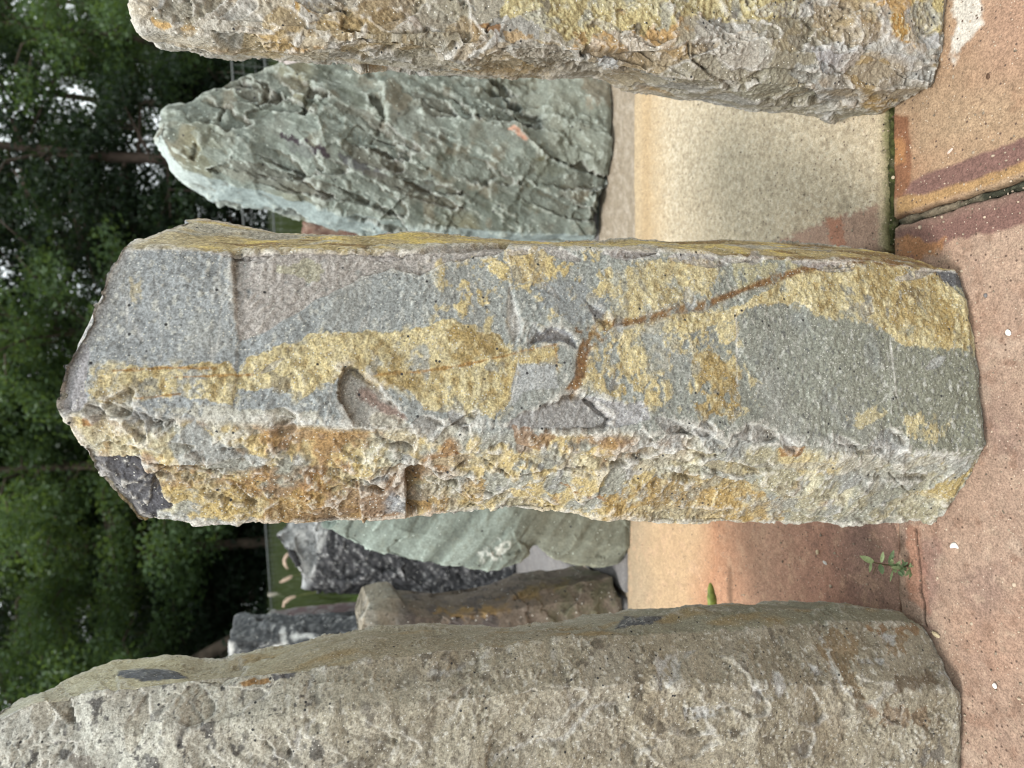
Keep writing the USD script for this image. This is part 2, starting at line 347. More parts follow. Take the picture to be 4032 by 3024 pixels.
def slab(corners, dens, colf, zt=0.0, rnd=0.006, wob=0.0042, seed=0, amp=0.0012, name='slab', post=None, thick=0.05):
    """one paving slab: corners a,b,c,d; grid from a-b (side 1) to d-c; worn, rounded arrises"""
    a, b, c, d = (np.r_[np.asarray(q, float)[:2], 0] for q in corners)
    nu = max(8, int(max(np.linalg.norm(b - a), np.linalg.norm(c - d)) / dens)); nv = max(8, int(max(np.linalg.norm(d - a), np.linalg.norm(c - b)) / dens))
    u, v = np.meshgrid(np.linspace(0, 1, nu), np.linspace(0, 1, nv), indexing='ij')
    P = (a * ((1 - u) * (1 - v))[..., None] + b * (u * (1 - v))[..., None] + c * (u * v)[..., None] + d * ((1 - u) * v)[..., None])
    lu, lv = np.linalg.norm(b - a), np.linalg.norm(d - a)
    e = np.minimum(np.minimum(u, 1 - u) * lu, np.minimum(v, 1 - v) * lv)
    cen = (a + b + c + d) / 4
    W = nz(P, 45, seed, 3); W2 = nz(P, 12, seed + 5, 2)
    dirc = P - cen; dirc /= np.maximum(np.linalg.norm(dirc, axis=-1, keepdims=True), 1e-9)
    edge = sstep(0.03, 0, e)
    P += dirc * ((W + W2) * wob * edge)[..., None]
    r = rnd * (1 + 0.5 * W2); k = np.clip(1 - e / np.maximum(r, 1e-4), 0, 1)
    P[..., 2] = zt - r * (1 - np.sqrt(np.maximum(0, 1 - k * k))) + amp * nz(P, 30, seed + 9, 4) + amp * 1.5 * nz(P, 5, seed + 11, 2)
    uv = project(P); col = colf(P, uv, e, W, W2)
    if post: post(P, uv, col)
    H, M = u.shape; i = np.arange(H - 1)[:, None] * M + np.arange(M - 1)[None]
    F = np.concatenate([np.stack([i, i + M, i + M + 1], -1).reshape(-1, 3), np.stack([i, i + M + 1, i + 1], -1).reshape(-1, 3)])
    if np.cross(b - a, d - a)[2] < 0: F = F[:, ::-1]; sgn = -1
    else: sgn = 1
    idx = np.arange(H * M).reshape(H, M)
    loop = np.r_[idx[:, 0], idx[-1, 1:], idx[-2::-1, -1], idx[0, -2:0:-1]]
    V = P.reshape(-1, 3); low = V[loop].copy(); low[:, 2] = zt - thick
    n0 = len(V); k = np.arange(len(loop)); kn = np.roll(k, -1)
    S = np.concatenate([np.stack([loop, n0 + k, n0 + kn], -1), np.stack([loop, n0 + kn, loop[kn]], -1)])
    if sgn < 0: S = S[:, ::-1]
    cc = col.reshape(-1, 3); cc = np.vstack([cc, cc[loop] * 0.8])
    gr = nz(V, 210, seed + 21, 3); cc[:len(V)] *= (1 + 0.16 * gr + 0.09 * nz(V, 40, seed + 23, 3))[:, None]
    return add_mesh(name, np.vstack([V, low]), np.vstack([F, S]), M_SLAB, paving, col=cc, attrs={'crust': np.full(len(cc), 0.1)})

def rm(uv, pts, nse, edge=8, rag=10): return sstep(edge, -edge, poly_sd(uv, pts) + rag * nse)

TAN, PINK, ORNG, PURP, BEIGE = (0.30, 0.21, 0.135), (0.30, 0.19, 0.135), (0.3, 0.15, 0.068), (0.16, 0.09, 0.075), (0.46, 0.385, 0.275)
def col_front_right(P, uv, e, W, W2):
    n = nz(P, 60, 3, 4); n2 = nz(P, 10, 8, 3)
    col = np.zeros(P.shape) + np.array(TAN); col = mixc(col, sstep(-0.4, 0.9, n2), (0.29, 0.175, 0.108)); col = mixc(col, 0.5 * sstep(0.2, 0.8, n), (0.22, 0.13, 0.08))
    col = mixc(col, sstep(3700, 3950, uv[..., 0]) * sstep(500, 100, uv[..., 1]) * 0.8, PINK)
    col = mixc(col, rm(uv, C('G', (1430, 1170), (1700, 1070), (2157, 900), (2400, 800), (2400, 960), (2157, 1070), (1900, 1170), (1500, 1280), (1330, 1290)), n), PURP)
    col = mixc(col, rm(uv, C('G', (1290, 740), (1405, 760), (1425, 1170), (1350, 1300), (1290, 1300)), n), (0.2, 0.095, 0.052))
    col = mixc(col, rm(uv, C('G', (1300, 900), (1370, 900), (1380, 1060), (1310, 1080)), n), ORNG)
    col = mixc(col, 0.85 * rm(uv, C('G', (1330, 1290), (1500, 1270), (1900, 1150), (2300, 1000), (2300, 1080), (1850, 1230), (1330, 1400)), n), (0.31, 0.19, 0.085))
    col = mixc(col, 0.9 * rm(uv, C('G', (1715, -100), (1850, -100), (1875, 150), (1780, 320), (1700, 420), (1680, 400)), n + 0.8 * nz(P, 25, 61, 4), rag=26), (0.5, 0.47, 0.42))
    return col
def col_front_left(P, uv, e, W, W2):
    n = nz(P, 60, 13, 4); n2 = nz(P, 7, 18, 3); n3 = nz(P, 16, 28, 3)
    col = np.zeros(P.shape) + np.array((0.295, 0.205, 0.155)); col = mixc(col, sstep(-0.3, 0.9, n2), (0.30, 0.185, 0.132)); col = mixc(col, 0.8 * sstep(0.0, 0.6, n3), (0.22, 0.145, 0.115)); col = mixc(col, 0.5 * sstep(0.2, 0.6, nz(P, 30, 58, 4)), (0.35, 0.27, 0.21)); col = mixc(col, 0.6 * sstep(0.1, 0.6, -n), (0.2, 0.12, 0.085)); col = mixc(col, 0.4 * sstep(0.1, 0.7, nz(P, 3.5, 48, 3)), (0.36, 0.26, 0.19))
    col = mixc(col, 0.6 * sstep(0.15, 0.8, n), (0.34, 0.25, 0.185))
    col = mixc(col, rm(uv, C('G', (1290, 1520), (1500, 1430), (2157, 1220), (2500, 1090), (2500, 1350), (2157, 1470), (1700, 1560), (1450, 1700), (1290, 1750)), n, rag=14), PURP)
    col = mixc(col, 0.8 * rm(uv, C('G', (1300, 1560), (1640, 1560), (1600, 1680), (1300, 1700)), n, rag=25), ORNG)
    col = mixc(col, 0.6 * rm(uv, C('J', (1480, 100), (1560, 100), (1640, 690), (1500, 560)), n, rag=12), (0.26, 0.125, 0.08))
    col = mixc(col, 0.55 * rm(uv, C('J', (1560, 200), (1700, 200), (1640, 800), (1600, 700)), n, rag=25, edge=25), (0.2, 0.12, 0.1))
    col = mixc(col, sstep(0.02, 0.0, e) * 0.35, (0.2, 0.15, 0.11))
    return col
CRACK = C('J', (1535, 130), (1548, 260), (1562, 380), (1570, 460), (1565, 510), (1590, 590), (1590, 690), (1600, 730))
def post_front_left(P, uv, col):
    k = sstep(5.5, 1.5, line_dist(uv, CRACK) + 2.5 * nz(P, 120, 77, 2)); P[..., 2] -= 0.006 * k; col[:] = mixc(col, k, (0.035, 0.025, 0.02))
def col_back_right(P, uv, e, W, W2):
    n = nz(P, 170, 23, 3); n2 = nz(P, 9, 28, 3)
    col = np.zeros(P.shape) + np.array(BEIGE); col = mixc(col, sstep(0, 0.9, n2), (0.42, 0.34, 0.235)); col = mixc(col, 0.8 * sstep(0.0, 0.6, n), (0.55, 0.485, 0.375)); col = mixc(col, 0.8 * sstep(0.0, 0.6, -n), (0.29, 0.235, 0.165))
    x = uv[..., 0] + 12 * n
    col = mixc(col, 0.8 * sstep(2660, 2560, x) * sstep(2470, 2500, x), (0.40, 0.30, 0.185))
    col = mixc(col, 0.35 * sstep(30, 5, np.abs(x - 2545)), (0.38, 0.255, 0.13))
    col = mixc(col, 0.9 * rm(uv, C('G', (560, 1570), (880, 1440), (1230, 1330), (1290, 1330), (1290, 1800), (400, 1800)), n, rag=18), (0.33, 0.21, 0.155))
    col = mixc(col, 0.7 * rm(uv, C('G', (870, 1440), (960, 1410), (1000, 1640), (900, 1640)), n, rag=14), (0.35, 0.15, 0.09))
    col = mixc(col, 0.8 * sstep(3440, 3475, x), (0.36, 0.30, 0.2))
    col = mixc(col, 0.75 * sstep(3462, 3500, x + 20 * W2), (0.10, 0.105, 0.03))
    return col
def col_back_left(P, uv, e, W, W2):
    n = nz(P, 60, 33, 4); x = uv[..., 0] + 60 * nz(P, 6, 38, 3)
    col = lerp3([(2480, (0.343, 0.264, 0.178)), (2600, (0.436, 0.310, 0.191)), (2700, (0.436, 0.297, 0.178)), (2800, (0.383, 0.205, 0.121)), (3000, (0.376, 0.222, 0.152)), (3250, (0.330, 0.178, 0.125)), (3420, (0.238, 0.145, 0.114)), (3560, (0.251, 0.158, 0.119))], x)
    col = mixc(col, 0.45 * sstep(0, 0.8, n), (0.5, 0.33, 0.22)); col = mixc(col, 0.45 * sstep(0.1, 0.8, -n) * sstep(3000, 3300, uv[..., 0]), (0.15, 0.09, 0.075))
    return col
def col_grey(P, uv, e, W, W2):
    n = nz(P, 30, 43, 4); return mixc(np.zeros(P.shape) + np.array((0.175, 0.168, 0.168)), 0.6 * sstep(-0.2, 0.8, n), (0.23, 0.215, 0.205))

yj = ground(3508, 700)[1]; yl = ground(3556, 2200)[1]; far = ground(2490, 600)[1]; farl = ground(2470, 2300)[1]
gap = 0.007
xj = J1[0]                               # the line between the right and left slabs
xb = ground(3508, 985)[0]
nrm = np.array([JD[1], -JD[0], 0]); nrm = nrm if nrm[0] > 0 else -nrm
def along(y, side): t = (y - J1[1]) / JD[1]; q = J1 + JD * t + nrm * side; return (q[0], y)
yn = 0.30
slab([along(yn, gap), (1.15, yn), (1.15, yj - 0.004), along(yj - 0.004, gap)], 0.0022, col_front_right, seed=1)
slab([(-1.05, yn), along(yn, -gap), along(yj - 0.004, -gap), (-1.05, yl - 0.006)], 0.0020, col_front_left, seed=2, post=post_front_left, rnd=0.004)
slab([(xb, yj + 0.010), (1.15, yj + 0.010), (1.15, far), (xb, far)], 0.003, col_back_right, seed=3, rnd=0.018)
slab([(-1.05, yl + 0.002), (xb - 0.012, yl + 0.012), (xb - 0.012, farl), (-1.05, farl)], 0.003, col_back_left, seed=4, rnd=0.005)
for i, (x0, x1, y0, y1) in enumerate([(-1.5, -0.62, 1.83, 3.0), (-0.60, 0.22, 1.83, 3.0), (0.24, 1.1, 2.05, 3.0), (1.12, 2.2, 1.9, 3.0), (-2.6, -1.52, 1.83, 3.0), (-2.6, -1.3, 3.02, 4.1), (-1.28, -0.2, 3.02, 4.1), (-0.18, 1.0, 3.02, 4.1), (1.02, 2.2, 3.02, 4.1)]):
    slab([(x0, y0), (x1, y0), (x1, y1), (x0, y1)], 0.02, col_grey, seed=10 + i, zt=-0.003)
for i, (x0, x1, y0, y1) in enumerate([(-2.4, -1.07, 0.3, 1.8), (1.17, 2.4, 0.3, 1.8), (-2.4, -0.9, -1.3, 0.285), (-0.88, 0.6, -1.3, 0.285), (0.62, 2.2, -1.3, 0.285)]):
    slab([(x0, y0), (x1, y0), (x1, y1), (x0, y1)], 0.02, lambda P, uv, e, W, W2: mixc(np.zeros(P.shape) + np.array(TAN), sstep(-0.5, 0.8, nz(P, 8, 53, 3)), PINK), seed=30 + i)
def bedding():
    X, Y = np.meshgrid(np.arange(-2.8, 2.6, 0.012), np.arange(-1.5, 4.3, 0.012), indexing='ij'); P = np.stack([X, Y, 0 * X], -1)
    P[..., 2] = -0.020 + 0.003 * nz(P, 60, 5, 3)
    col = mixc(np.zeros(P.shape) + np.array((0.26, 0.215, 0.16)), sstep(-0.3, 0.6, nz(P, 90, 6, 2)), (0.36, 0.31, 0.25))
    col = mixc(col, sstep(1.4, 1.2, Y), (0.07, 0.062, 0.045))
    H, M = X.shape; i = np.arange(H - 1)[:, None] * M + np.arange(M - 1)[None]
    F = np.concatenate([np.stack([i, i + M, i + M + 1], -1).reshape(-1, 3), np.stack([i, i + M + 1, i + 1], -1).reshape(-1, 3)])
    add_mesh('bedding_sand', P.reshape(-1, 3), F, M_SLAB, paving, col=col.reshape(-1, 3), attrs={'crust': np.full(H * M, 0.6)})
bedding()

# ================================================================== the three front stones
def centre_stone():
    A = C('A', (920, 62), (1130, 95), (1300, 125)) + C('B', (0, 145), (200, 150), (420, 140), (600, 145), (900, 180), (1300, 190), (1380, 175)) + C('C', (0, 178), (200, 170), (380, 180), (660, 195), (900, 215), (1010, 240))
    Bq = C('A', (560, 206), (800, 206), (1060, 222)) + C('B', (0, 210), (500, 212), (830, 208), (1300, 205), (1659, 215)) + C('C', (250, 235), (500, 245), (700, 262), (950, 258), (1250, 300), (1390, 315))
    Cq = C('S', (380, 1171), (1500, 1190), (2800, 1180), (3848, 1264))
    D = C('S', (240, 1458), (1200, 1440), (2600, 1470), (3888, 1510))
    E = C('S', (232, 1610), (316, 1631), (557, 1661), (844, 1648), (1097, 1640), (1578, 1690), (1958, 1673), (2397, 1695), (2632, 1711), (3054, 1750), (3476, 1762), (3729, 1790), (3924, 1760))
    Fq = C('S', (346, 1808), (900, 1870), (1800, 1850), (2700, 1880), (3400, 1930), (3832, 1889))
    Gq = C('S', (540, 2062), (608, 2073), (743, 2078), (1013, 2073), (1300, 2074), (1452, 2062), (1638, 2040), (1891, 2024), (2144, 2028), (2313, 2032), (2481, 2040), (2515, 2057), (2583, 2074), (2784, 2078), (3105, 2066), (3391, 2070), (3704, 2057))
    rb, rc, rd, re = ridge(Bq, lean=0.03), ridge(Cq, lean=0.03), ridge(D, lean=0.03), ridge(E, lean=0.035)
    rf, rg = ridge(Fq, lean=0.03), ridge(Gq, lean=0.03)
    ra = ridge(A, ybase=rb[0, 1] + 0.14, ytop=rb[-1, 1] + 0.15)
    bk1 = shifted(ra, -0.03, 0.13, -0.02); bk2 = shifted(rg, 0.04, 0.20, -0.02)
    st = Stone([ra, rb, rc, rd, re, rf, rg, bk2, bk1], [60, 66, 60, 60, 44, 62, 40, 36, 30], 840, soft=1.6, softv=3, zbase=0.001, seed=3)
    n1, n2, n3, n4 = st.noise(28, 1, 4), st.noise(80, 2, 4), st.noise(220, 3, 3), st.noise(9, 4, 3)
    face = sstep(1.0, -0.25, (st.uv[..., 1] - np.interp(st.uv[..., 0], [232, 844, 1578, 2397, 3054, 3924], [1610, 1648, 1690, 1695, 1750, 1790])) / 40.0) * st.vis   # 1 on the flat front face
    side = 1 - face
    c1, v1 = st.cells(0.09, 0.0035, 0.10, 5, (1, 1, 0.7)); c2, v2 = st.cells(0.034, 0.0016, 0.16, 9, warp=0.8)
    led = ter(2.2 * st.noise(9, 61, 5, (1, 1, 0.6)) + 0.1 * n3)
    st.d += side * (0.9 * c1 + 0.35 * c2 + 0.0032 * led) + face * (0.3 * c1 + 0.1 * c2 + 0.0013 * ter(1.3 * st.noise(6, 64, 5) + 0.08 * n3)) + 0.003 * n4
    st.d += (0.3 + 0.7 * side) * 0.0024 * n1 + (0.3 + 0.7 * side) * 0.0013 * n2 + (0.7 + 0.3 * side) * 0.0009 * n3
    col = lerp3([(200, (0.235, 0.252, 0.265)), (1000, (0.245, 0.262, 0.268)), (2400, (0.235, 0.248, 0.23)), (3900, (0.18, 0.182, 0.138))], st.uv[..., 0] + 80 * n4)
    sp = st.noise(170, 51, 2); col = mixc(col, 0.7 * sstep(0.42, 0.62, sp), (0.40, 0.405, 0.375)); col = mixc(col, 0.75 * sstep(0.5, 0.7, st.noise(260, 58, 2)), (0.12, 0.125, 0.125)); col = mixc(col, 0.5 * sstep(0.3, 0.8, st.noise(14, 52, 4)), (0.27, 0.275, 0.26)); col = mixc(col, 0.45 * sstep(0.3, 0.8, st.noise(20, 53, 4)), (0.165, 0.175, 0.175)); col = mixc(col, 0.35 * sstep(0.2, 0.8, st.noise(6, 54, 3)), (0.235, 0.225, 0.2))
    hl = np.abs(st.noise(8, 55, 4, (0.5, 0.5, 1.6))); col = mixc(col, 0.5 * sstep(0.02, 0.006, hl) * face * sstep(-0.1, 0.5, st.noise(5, 56, 2)), (0.42, 0.42, 0.4))
    # left-hand face: a patchwork of cream, ochre and grey
    lc = mixc(np.zeros(col.shape) + np.array((0.245, 0.245, 0.21)), 0.9 * sstep(0.05, 0.4, st.noise(13, 57, 5)), CREAM)
    lc = mixc(lc, 0.85 * sstep(-0.1, 0.25, n1 + 0.9 * (v2 - 0.5)), (0.40, 0.315, 0.15)); lc = mixc(lc, 0.8 * sstep(0.25, 0.6, n2 - 0.3 * n1), (0.24, 0.245, 0.24))
    lc = mixc(lc, 0.8 * sstep(0.5, 0.8, st.noise(16, 12, 4)), (0.24, 0.13, 0.05)); lc = mixc(lc, 0.75 * sstep(2650, 3100, st.uv[..., 0]) * sstep(-0.75, -0.2, n1 + 0.4 * n4), (0.2, 0.2, 0.16))
    col = mixc(col, side * (st.uv[..., 1] > 1500), lc)
    crust = np.zeros(st.shape)
    n2 = n2 + 0.45 * n3
    def stain(c, pts, colr, a=1.0, edge=3, rag=18, nse=n2, cr=0.0, patch=None):
        nonlocal col, crust
        m = st.mask(C(c, *pts), edge, rag, nse) * a
        if patch is not None: m = m * sstep(patch - 0.12, patch + 0.12, n1 * 0.6 + n2 * 0.6)
        if cr > 0.5:      # the stain thins out into specks
            h = a * sstep(46, 0, poly_sd(st.uv, C(c, *pts)) + 14 * n2) * st.vis * sstep(0.2, 0.5, 0.6 * n2 + 0.5 * st.q1); col = mixc(col, 0.75 * h, colr); m = m * (1 - 0.85 * sstep(0.22, 0.5, 0.7 * st.q0 + 0.45 * n2)) * (0.8 + 0.2 * sstep(-0.3, 0.3, n3))
        col = mixc(col, m, np.asarray(colr) * (1 + 0.16 * n1)[..., None] if cr > 0.5 else colr); crust = np.maximum(crust, cr * m)
    # right-hand thin side: yellow crust
    rs = sstep(8, -8, st.uv[..., 1] - np.interp(st.uv[..., 0], [470, 900, 2397, 2843, 3223, 3800], [976, 985, 972, 1002, 1028, 1066])) * st.vis
    col = mixc(col, rs, (0.36, 0.29, 0.15)); col = mixc(col, rs * sstep(0, 0.5, n1), (0.42, 0.33, 0.12)); col = mixc(col, rs * 0.85 * sstep(0.1, 0.45, st.noise(42, 21, 4, (1, 1, 0.25))), (0.17, 0.11, 0.05)); col = mixc(col, rs * 0.7 * sstep(0.2, 0.5, st.noise(30, 22, 4, (1, 1, 0.3))), (0.3, 0.3, 0.28)); st.d += rs * 0.0012 * st.noise(60, 23, 3, (1, 1, 0.25))
    col = mixc(col, rs * sstep(900, 600, st.uv[..., 0]) * 0.5, (0.4, 0.37, 0.28))
    # spalled strip on the right edge, pinkish grey
    m = st.wedge(C('A', (1090, 220), (1095, 480), (1115, 640), (1240, 590), (1500, 440), (1700, 330)) + C('B', (300, 290), (420, 340), (560, 270), (800, 230), (830, 200)), (1150, 1300), (1150, 985), 0.006, 4, 10, n1)
    col = mixc(col, 0.85 * m * sstep(-0.5, 0.3, n2 + 0.6), PINKG); st.d += m * 0.0011 * n1
    stain('A', [(1290, 330), (1480, 350), (1520, 300), (1430, 250), (1300, 290)], (0.33, 0.32, 0.22), 0.6)
    # the break across the top block
    bl = C('A', (1062, 215), (1085, 330), (1100, 480), (1110, 600), (1098, 760), (1095, 830), (1085, 960))
    bt = st.uv[..., 0] - np.interp(st.uv[..., 1], [q[1] for q in bl], [q[0] for q in bl]) + 7 * n2 + 10 * n1
    bm = face * sstep(985, 1000, st.uv[..., 1]) * sstep(1620, 1560, st.uv[..., 1]); st.d -= bm * 0.0022 * sstep(-1.5, 3, bt) * sstep(120, 0, bt)
    col = mixc(col, 0.6 * bm * sstep(9, 2, np.abs(bt + 4)) * sstep(-0.3, 0.4, n1), (0.42, 0.42, 0.41))
    # ochre
    band = C('A', (400, 880), (425, 790), (500, 745), (700, 765), (900, 755), (1060, 745), (1110, 800), (1150, 720), (1240, 695), (1380, 650), (1490, 605)) + C('B', (0, 610), (300, 600), (420, 585), (520, 545), (620, 570), (740, 575), (800, 650), (860, 690), (850, 860), (760, 1000), (440, 955), (350, 860), (180, 830), (100, 770)) + C('A', (1600, 800), (1500, 850), (1400, 920), (1300, 860), (1110, 870), (1085, 945), (950, 905), (800, 900), (650, 915), (470, 935))
    stain('S', band, OCHRE, 1, 3, 14, n2, 1.0)
    stain('B', [(860, 690), (1060, 655), (1060, 765), (1000, 750), (880, 745), (850, 850), (830, 950), (760, 990)], (0.42, 0.34, 0.17), 0.95, cr=0.8)
    stain('B', [(1250, 560), (1320, 500), (1300, 420), (1280, 330), (1420, 290), (1480, 260), (1659, 265), (1800, 265), (1830, 300), (1760, 420), (1600, 470), (1450, 520), (1330, 575)], OCHRE, 0.95, rag=26, cr=0.9)
    stain('B', [(820, 220), (960, 215), (1040, 260), (1000, 380), (860, 380)], (0.40, 0.31, 0.15), 0.9, rag=25, cr=0.8)
    stain('B', [(450, 260), (1250, 230), (1330, 420), (1150, 500), (1000, 560), (700, 560), (500, 520)], (0.43, 0.35, 0.17), 0.9, rag=20, cr=0.7, patch=0.18)
    stain('B', [(1230, 610), (1659, 560), (1900, 560), (1900, 830), (1800, 940), (1480, 960), (1230, 880), (1150, 880)], OCHRE, 0.95, rag=20, cr=0.9, patch=0.0)
    stain('C', [(-250, 600), (0, 525), (330, 490), (600, 310), (800, 275), (950, 280), (1250, 310), (1330, 400), (1420, 470), (1465, 690), (1100, 665), (950, 560), (720, 535), (600, 460), (380, 480), (300, 545), (80, 600)], OCHRE, 1, rag=14, cr=1.0)
    stain('C', [(860, 290), (1250, 320), (1280, 420), (1400, 560), (1300, 640), (1050, 560), (940, 440)], OCHRE_D, 0.85, rag=30, cr=1.0, patch=-0.25)
    stain('C', [(900, 330), (1280, 420), (1180, 500), (980, 520)], (0.13, 0.1, 0.06), 0.75, rag=20, patch=0.25)
    stain('C', [(280, 260), (540, 250), (680, 280), (560, 340), (330, 400)], (0.36, 0.33, 0.2), 0.7, patch=-0.1)
    stain('C', [(120, 700), (200, 680), (330, 780), (330, 980), (200, 1070), (120, 960)], OCHRE_D, 0.95, rag=26, cr=1.0, patch=-0.3)
    stain('C', [(300, 560), (320, 1000), (480, 960), (470, 860), (370, 760)], OCHRE, 0.7, rag=22, patch=0.05)
    stain('C', [(1090, 990), (1180, 985), (1310, 1030), (1240, 1120), (1120, 1085)], OCHRE, 0.85, rag=24, cr=0.8, patch=-0.1)
    stain('C', [(810, 1000), (960, 950), (1060, 970), (900, 1060)], OCHRE, 0.6, rag=16, patch=0)
    stain('A', [(600, 340), (660, 340), (650, 490), (600, 470)], (0.36, 0.31, 0.19), 0.6, rag=16, patch=0.05)
    # darker ochre clots in the upper band
    for q in ([(620, 800), (670, 830), (650, 890), (610, 860)], [(1260, 790), (1350, 800), (1350, 880), (1270, 880)], [(440, 890), (500, 870), (500, 940), (430, 930)]): stain('A', q, (0.17, 0.15, 0.11), 0.8, rag=18)
    stain('B', [(560, 600), (760, 590), (820, 690), (620, 740), (550, 700)], OCHRE_D, 0.8, rag=22)
    stain('B', [(120, 720), (260, 800), (400, 840), (330, 900), (190, 830)], OCHRE_D, 0.6, rag=22)
    # grey islands, pale block
    stain('B', [(870, 760), (1050, 750), (1060, 860), (900, 880), (850, 950), (840, 860)], (0.31, 0.32, 0.32), 0.9, rag=8)
    stain('B', [(960, 380), (1180, 360), (1300, 460), (1230, 540), (1130, 560), (980, 480)], GREYB, 0.8, rag=18)
    # left face areas
    stain('A', [(375, 985), (520, 1000), (660, 1080), (640, 1100), (540, 1095), (380, 1045)], RUST, 0.9, rag=14)
    stain('A', [(360, 1040), (640, 1030), (820, 1070), (760, 1160), (530, 1190), (420, 1180)], CREAM, 0.85, rag=16, cr=0.6)
    stain('A', [(780, 1110), (910, 1010), (1000, 1090), (1120, 1160), (1250, 1190), (1230, 1260), (1000, 1270), (860, 1200)], (0.255, 0.265, 0.26), 0.95, rag=10)
    stain('A', [(650, 960), (1080, 950), (1500, 960), (1500, 1020), (1000, 1110), (900, 1000)], (0.36, 0.35, 0.3), 0.8, rag=24, patch=-0.2)
    stain('A', [(660, 1200), (900, 1230), (1050, 1290), (1290, 1370), (1280, 1410), (1100, 1400), (950, 1350), (740, 1320)], RUST, 0.9, rag=20, cr=0.8)
    stain('A', [(770, 1330), (1000, 1340), (1250, 1400), (1450, 1300), (1659, 1200), (1659, 1300), (1500, 1400), (1400, 1500), (1050, 1490)], (0.43, 0.33, 0.14), 0.85, rag=26, cr=1.0)
    stain('A', [(1480, 1230), (1659, 1200), (1700, 1260), (1600, 1330), (1400, 1380), (1380, 1300)], RUST, 0.7, rag=30, patch=0.0)
    stain('A', [(640, 1170), (720, 1160), (750, 1200), (680, 1215)], (0.33, 0.34, 0.34), 0.9, rag=6)
    mdark = m = st.mask(C('A', (410, 1195), (460, 1185), (640, 1178), (700, 1260), (735, 1310), (800, 1420), (730, 1440), (720, 1510), (640, 1500), (555, 1385), (440, 1250)), 3, 6, n2)
    col = mixc(col, m, (0.055, 0.055, 0.064)); st.d -= m * 0.002
    stain('A', [(560, 1340), (700, 1420), (715, 1400), (640, 1320)], (0.13, 0.13, 0.145), 0.6, rag=14)
    stain('A', [(725, 1440), (1000, 1490), (1200, 1470), (1200, 1520), (720, 1520)], (0.33, 0.34, 0.34), 0.8, rag=12)
    # broken-out blocks along the ridge
    m = st.wedge(C('B', (60, 760), (110, 770), (240, 880), (355, 1000), (330, 1065), (110, 1040), (40, 900)), C('B', (330, 1060))[0], C('B', (95, 850))[0], 0.012, 3, 9, n2)
    col = mixc(col, m * 0.8, (0.3, 0.28, 0.25)); col = mixc(col, st.stroke(C('B', (150, 880), (330, 1000)), 40, 10, 14, n2) * 0.7 * m, (0.16, 0.095, 0.075))
    m = st.wedge(C('B', (800, 1040), (900, 980), (1140, 885), (1230, 920), (1320, 1000), (1290, 1065), (1120, 1075)), C('B', (820, 1040))[0], C('B', (1180, 960))[0], 0.010, 3, 9, n2)
    col = mixc(col, m * 0.75, (0.27, 0.262, 0.262))
    m = st.wedge(C('B', (1180, 900), (1480, 940), (1490, 1010), (1300, 1060), (1290, 1000)), C('B', (1480, 1000))[0], C('B', (1220, 960))[0], 0.006, 3, 9, n2)
    col = mixc(col, m * 0.8, (0.31, 0.305, 0.315))
    m = st.scoop(C('B', (930, 660), (960, 590), (1060, 570), (1130, 600), (1160, 680), (1060, 655)), 0.006, 22, 9, n2); col = mixc(col, np.minimum(1, m * 1.5), (0.2, 0.205, 0.22))
    m = st.scoop(C('B', (1190, 450), (1300, 500), (1290, 580), (1240, 550)), 0.006, 20, 4, n2); col = mixc(col, m, (0.25, 0.26, 0.28))
    m = st.scoop(C('B', (820, 560), (835, 380), (870, 470), (900, 580), (860, 680)), 0.004, 16, 4, n2); col = mixc(col, 0.8 * m, (0.47, 0.46, 0.44))
    # ledge on the left face
    m = st.wedge(C('B', (350, 1230), (420, 1220), (530, 1290), (500, 1400), (360, 1475)), C('B', (540, 1330))[0], C('B', (352, 1330))[0], 0.016, 2, 5, n2); col = mixc(col, 0.9 * m, (0.2, 0.125, 0.05))
    stain('B', [(140, 1300), (350, 1240), (355, 1460), (200, 1490), (130, 1420)], (0.23, 0.235, 0.245), 0.95, rag=6)
    st.d += 0.004 * st.mask(C('B', (130, 1300), (350, 1240), (355, 1470), (150, 1500)), 3, 6, n2)
    for q, w in ((C('B', (0, 1345), (150, 1300), (250, 1280), (330, 1220), (400, 1225), (520, 1262), (640, 1215)), 6), (C('A', (640, 1185), (780, 1210), (1000, 1260), (1090, 1290)), 5), (C('B', (700, 1190), (840, 1270), (960, 1250), (1200, 1230)), 4), (C('C', (1050, 1280), (1160, 1390)), 5)):
        k = st.stroke(q, w, 3, 3, n2); st.d -= 0.004 * k; col = mixc(col, 0.7 * k, (0.09, 0.065, 0.04))
    stain('B', [(1060, 1300), (1280, 1370), (1330, 1400), (1190, 1360)], RUST, 0.8, rag=10)
    stain('B', [(860, 1040), (1060, 1080), (1000, 1170), (880, 1150)], (0.21, 0.125, 0.07), 0.75, rag=22)
    stain('B', [(580, 1160), (680, 1190), (640, 1230), (560, 1210)], RUST_D, 0.85, rag=14)
    stain('B', [(1340, 1160), (1659, 1090), (1700, 1200), (1400, 1300)], (0.38, 0.375, 0.36), 0.8, rag=18)
    stain('B', [(600, 1310), (720, 1290), (720, 1410), (620, 1420)], (0.36, 0.23, 0.08), 0.85, rag=16, cr=1)
    stain('C', [(-300, 1370), (0, 1280), (300, 1300), (540, 1400), (540, 1500), (-300, 1530)], (0.29, 0.195, 0.075), 0.9, rag=24, cr=0.8)
    stain('C', [(510, 1150), (640, 1150), (1000, 1180), (1300, 1185), (1300, 1230), (850, 1280), (540, 1240)], (0.37, 0.3, 0.16), 0.8, rag=16, patch=-0.2)
    stain('C', [(520, 1150), (640, 1145), (620, 1180), (540, 1190)], RUST, 0.8, rag=10)
    stain('C', [(1150, 1390), (1300, 1290), (1480, 1210), (1470, 1240), (1380, 1320), (1280, 1390)], (0.31, 0.235, 0.095), 0.8, rag=14)
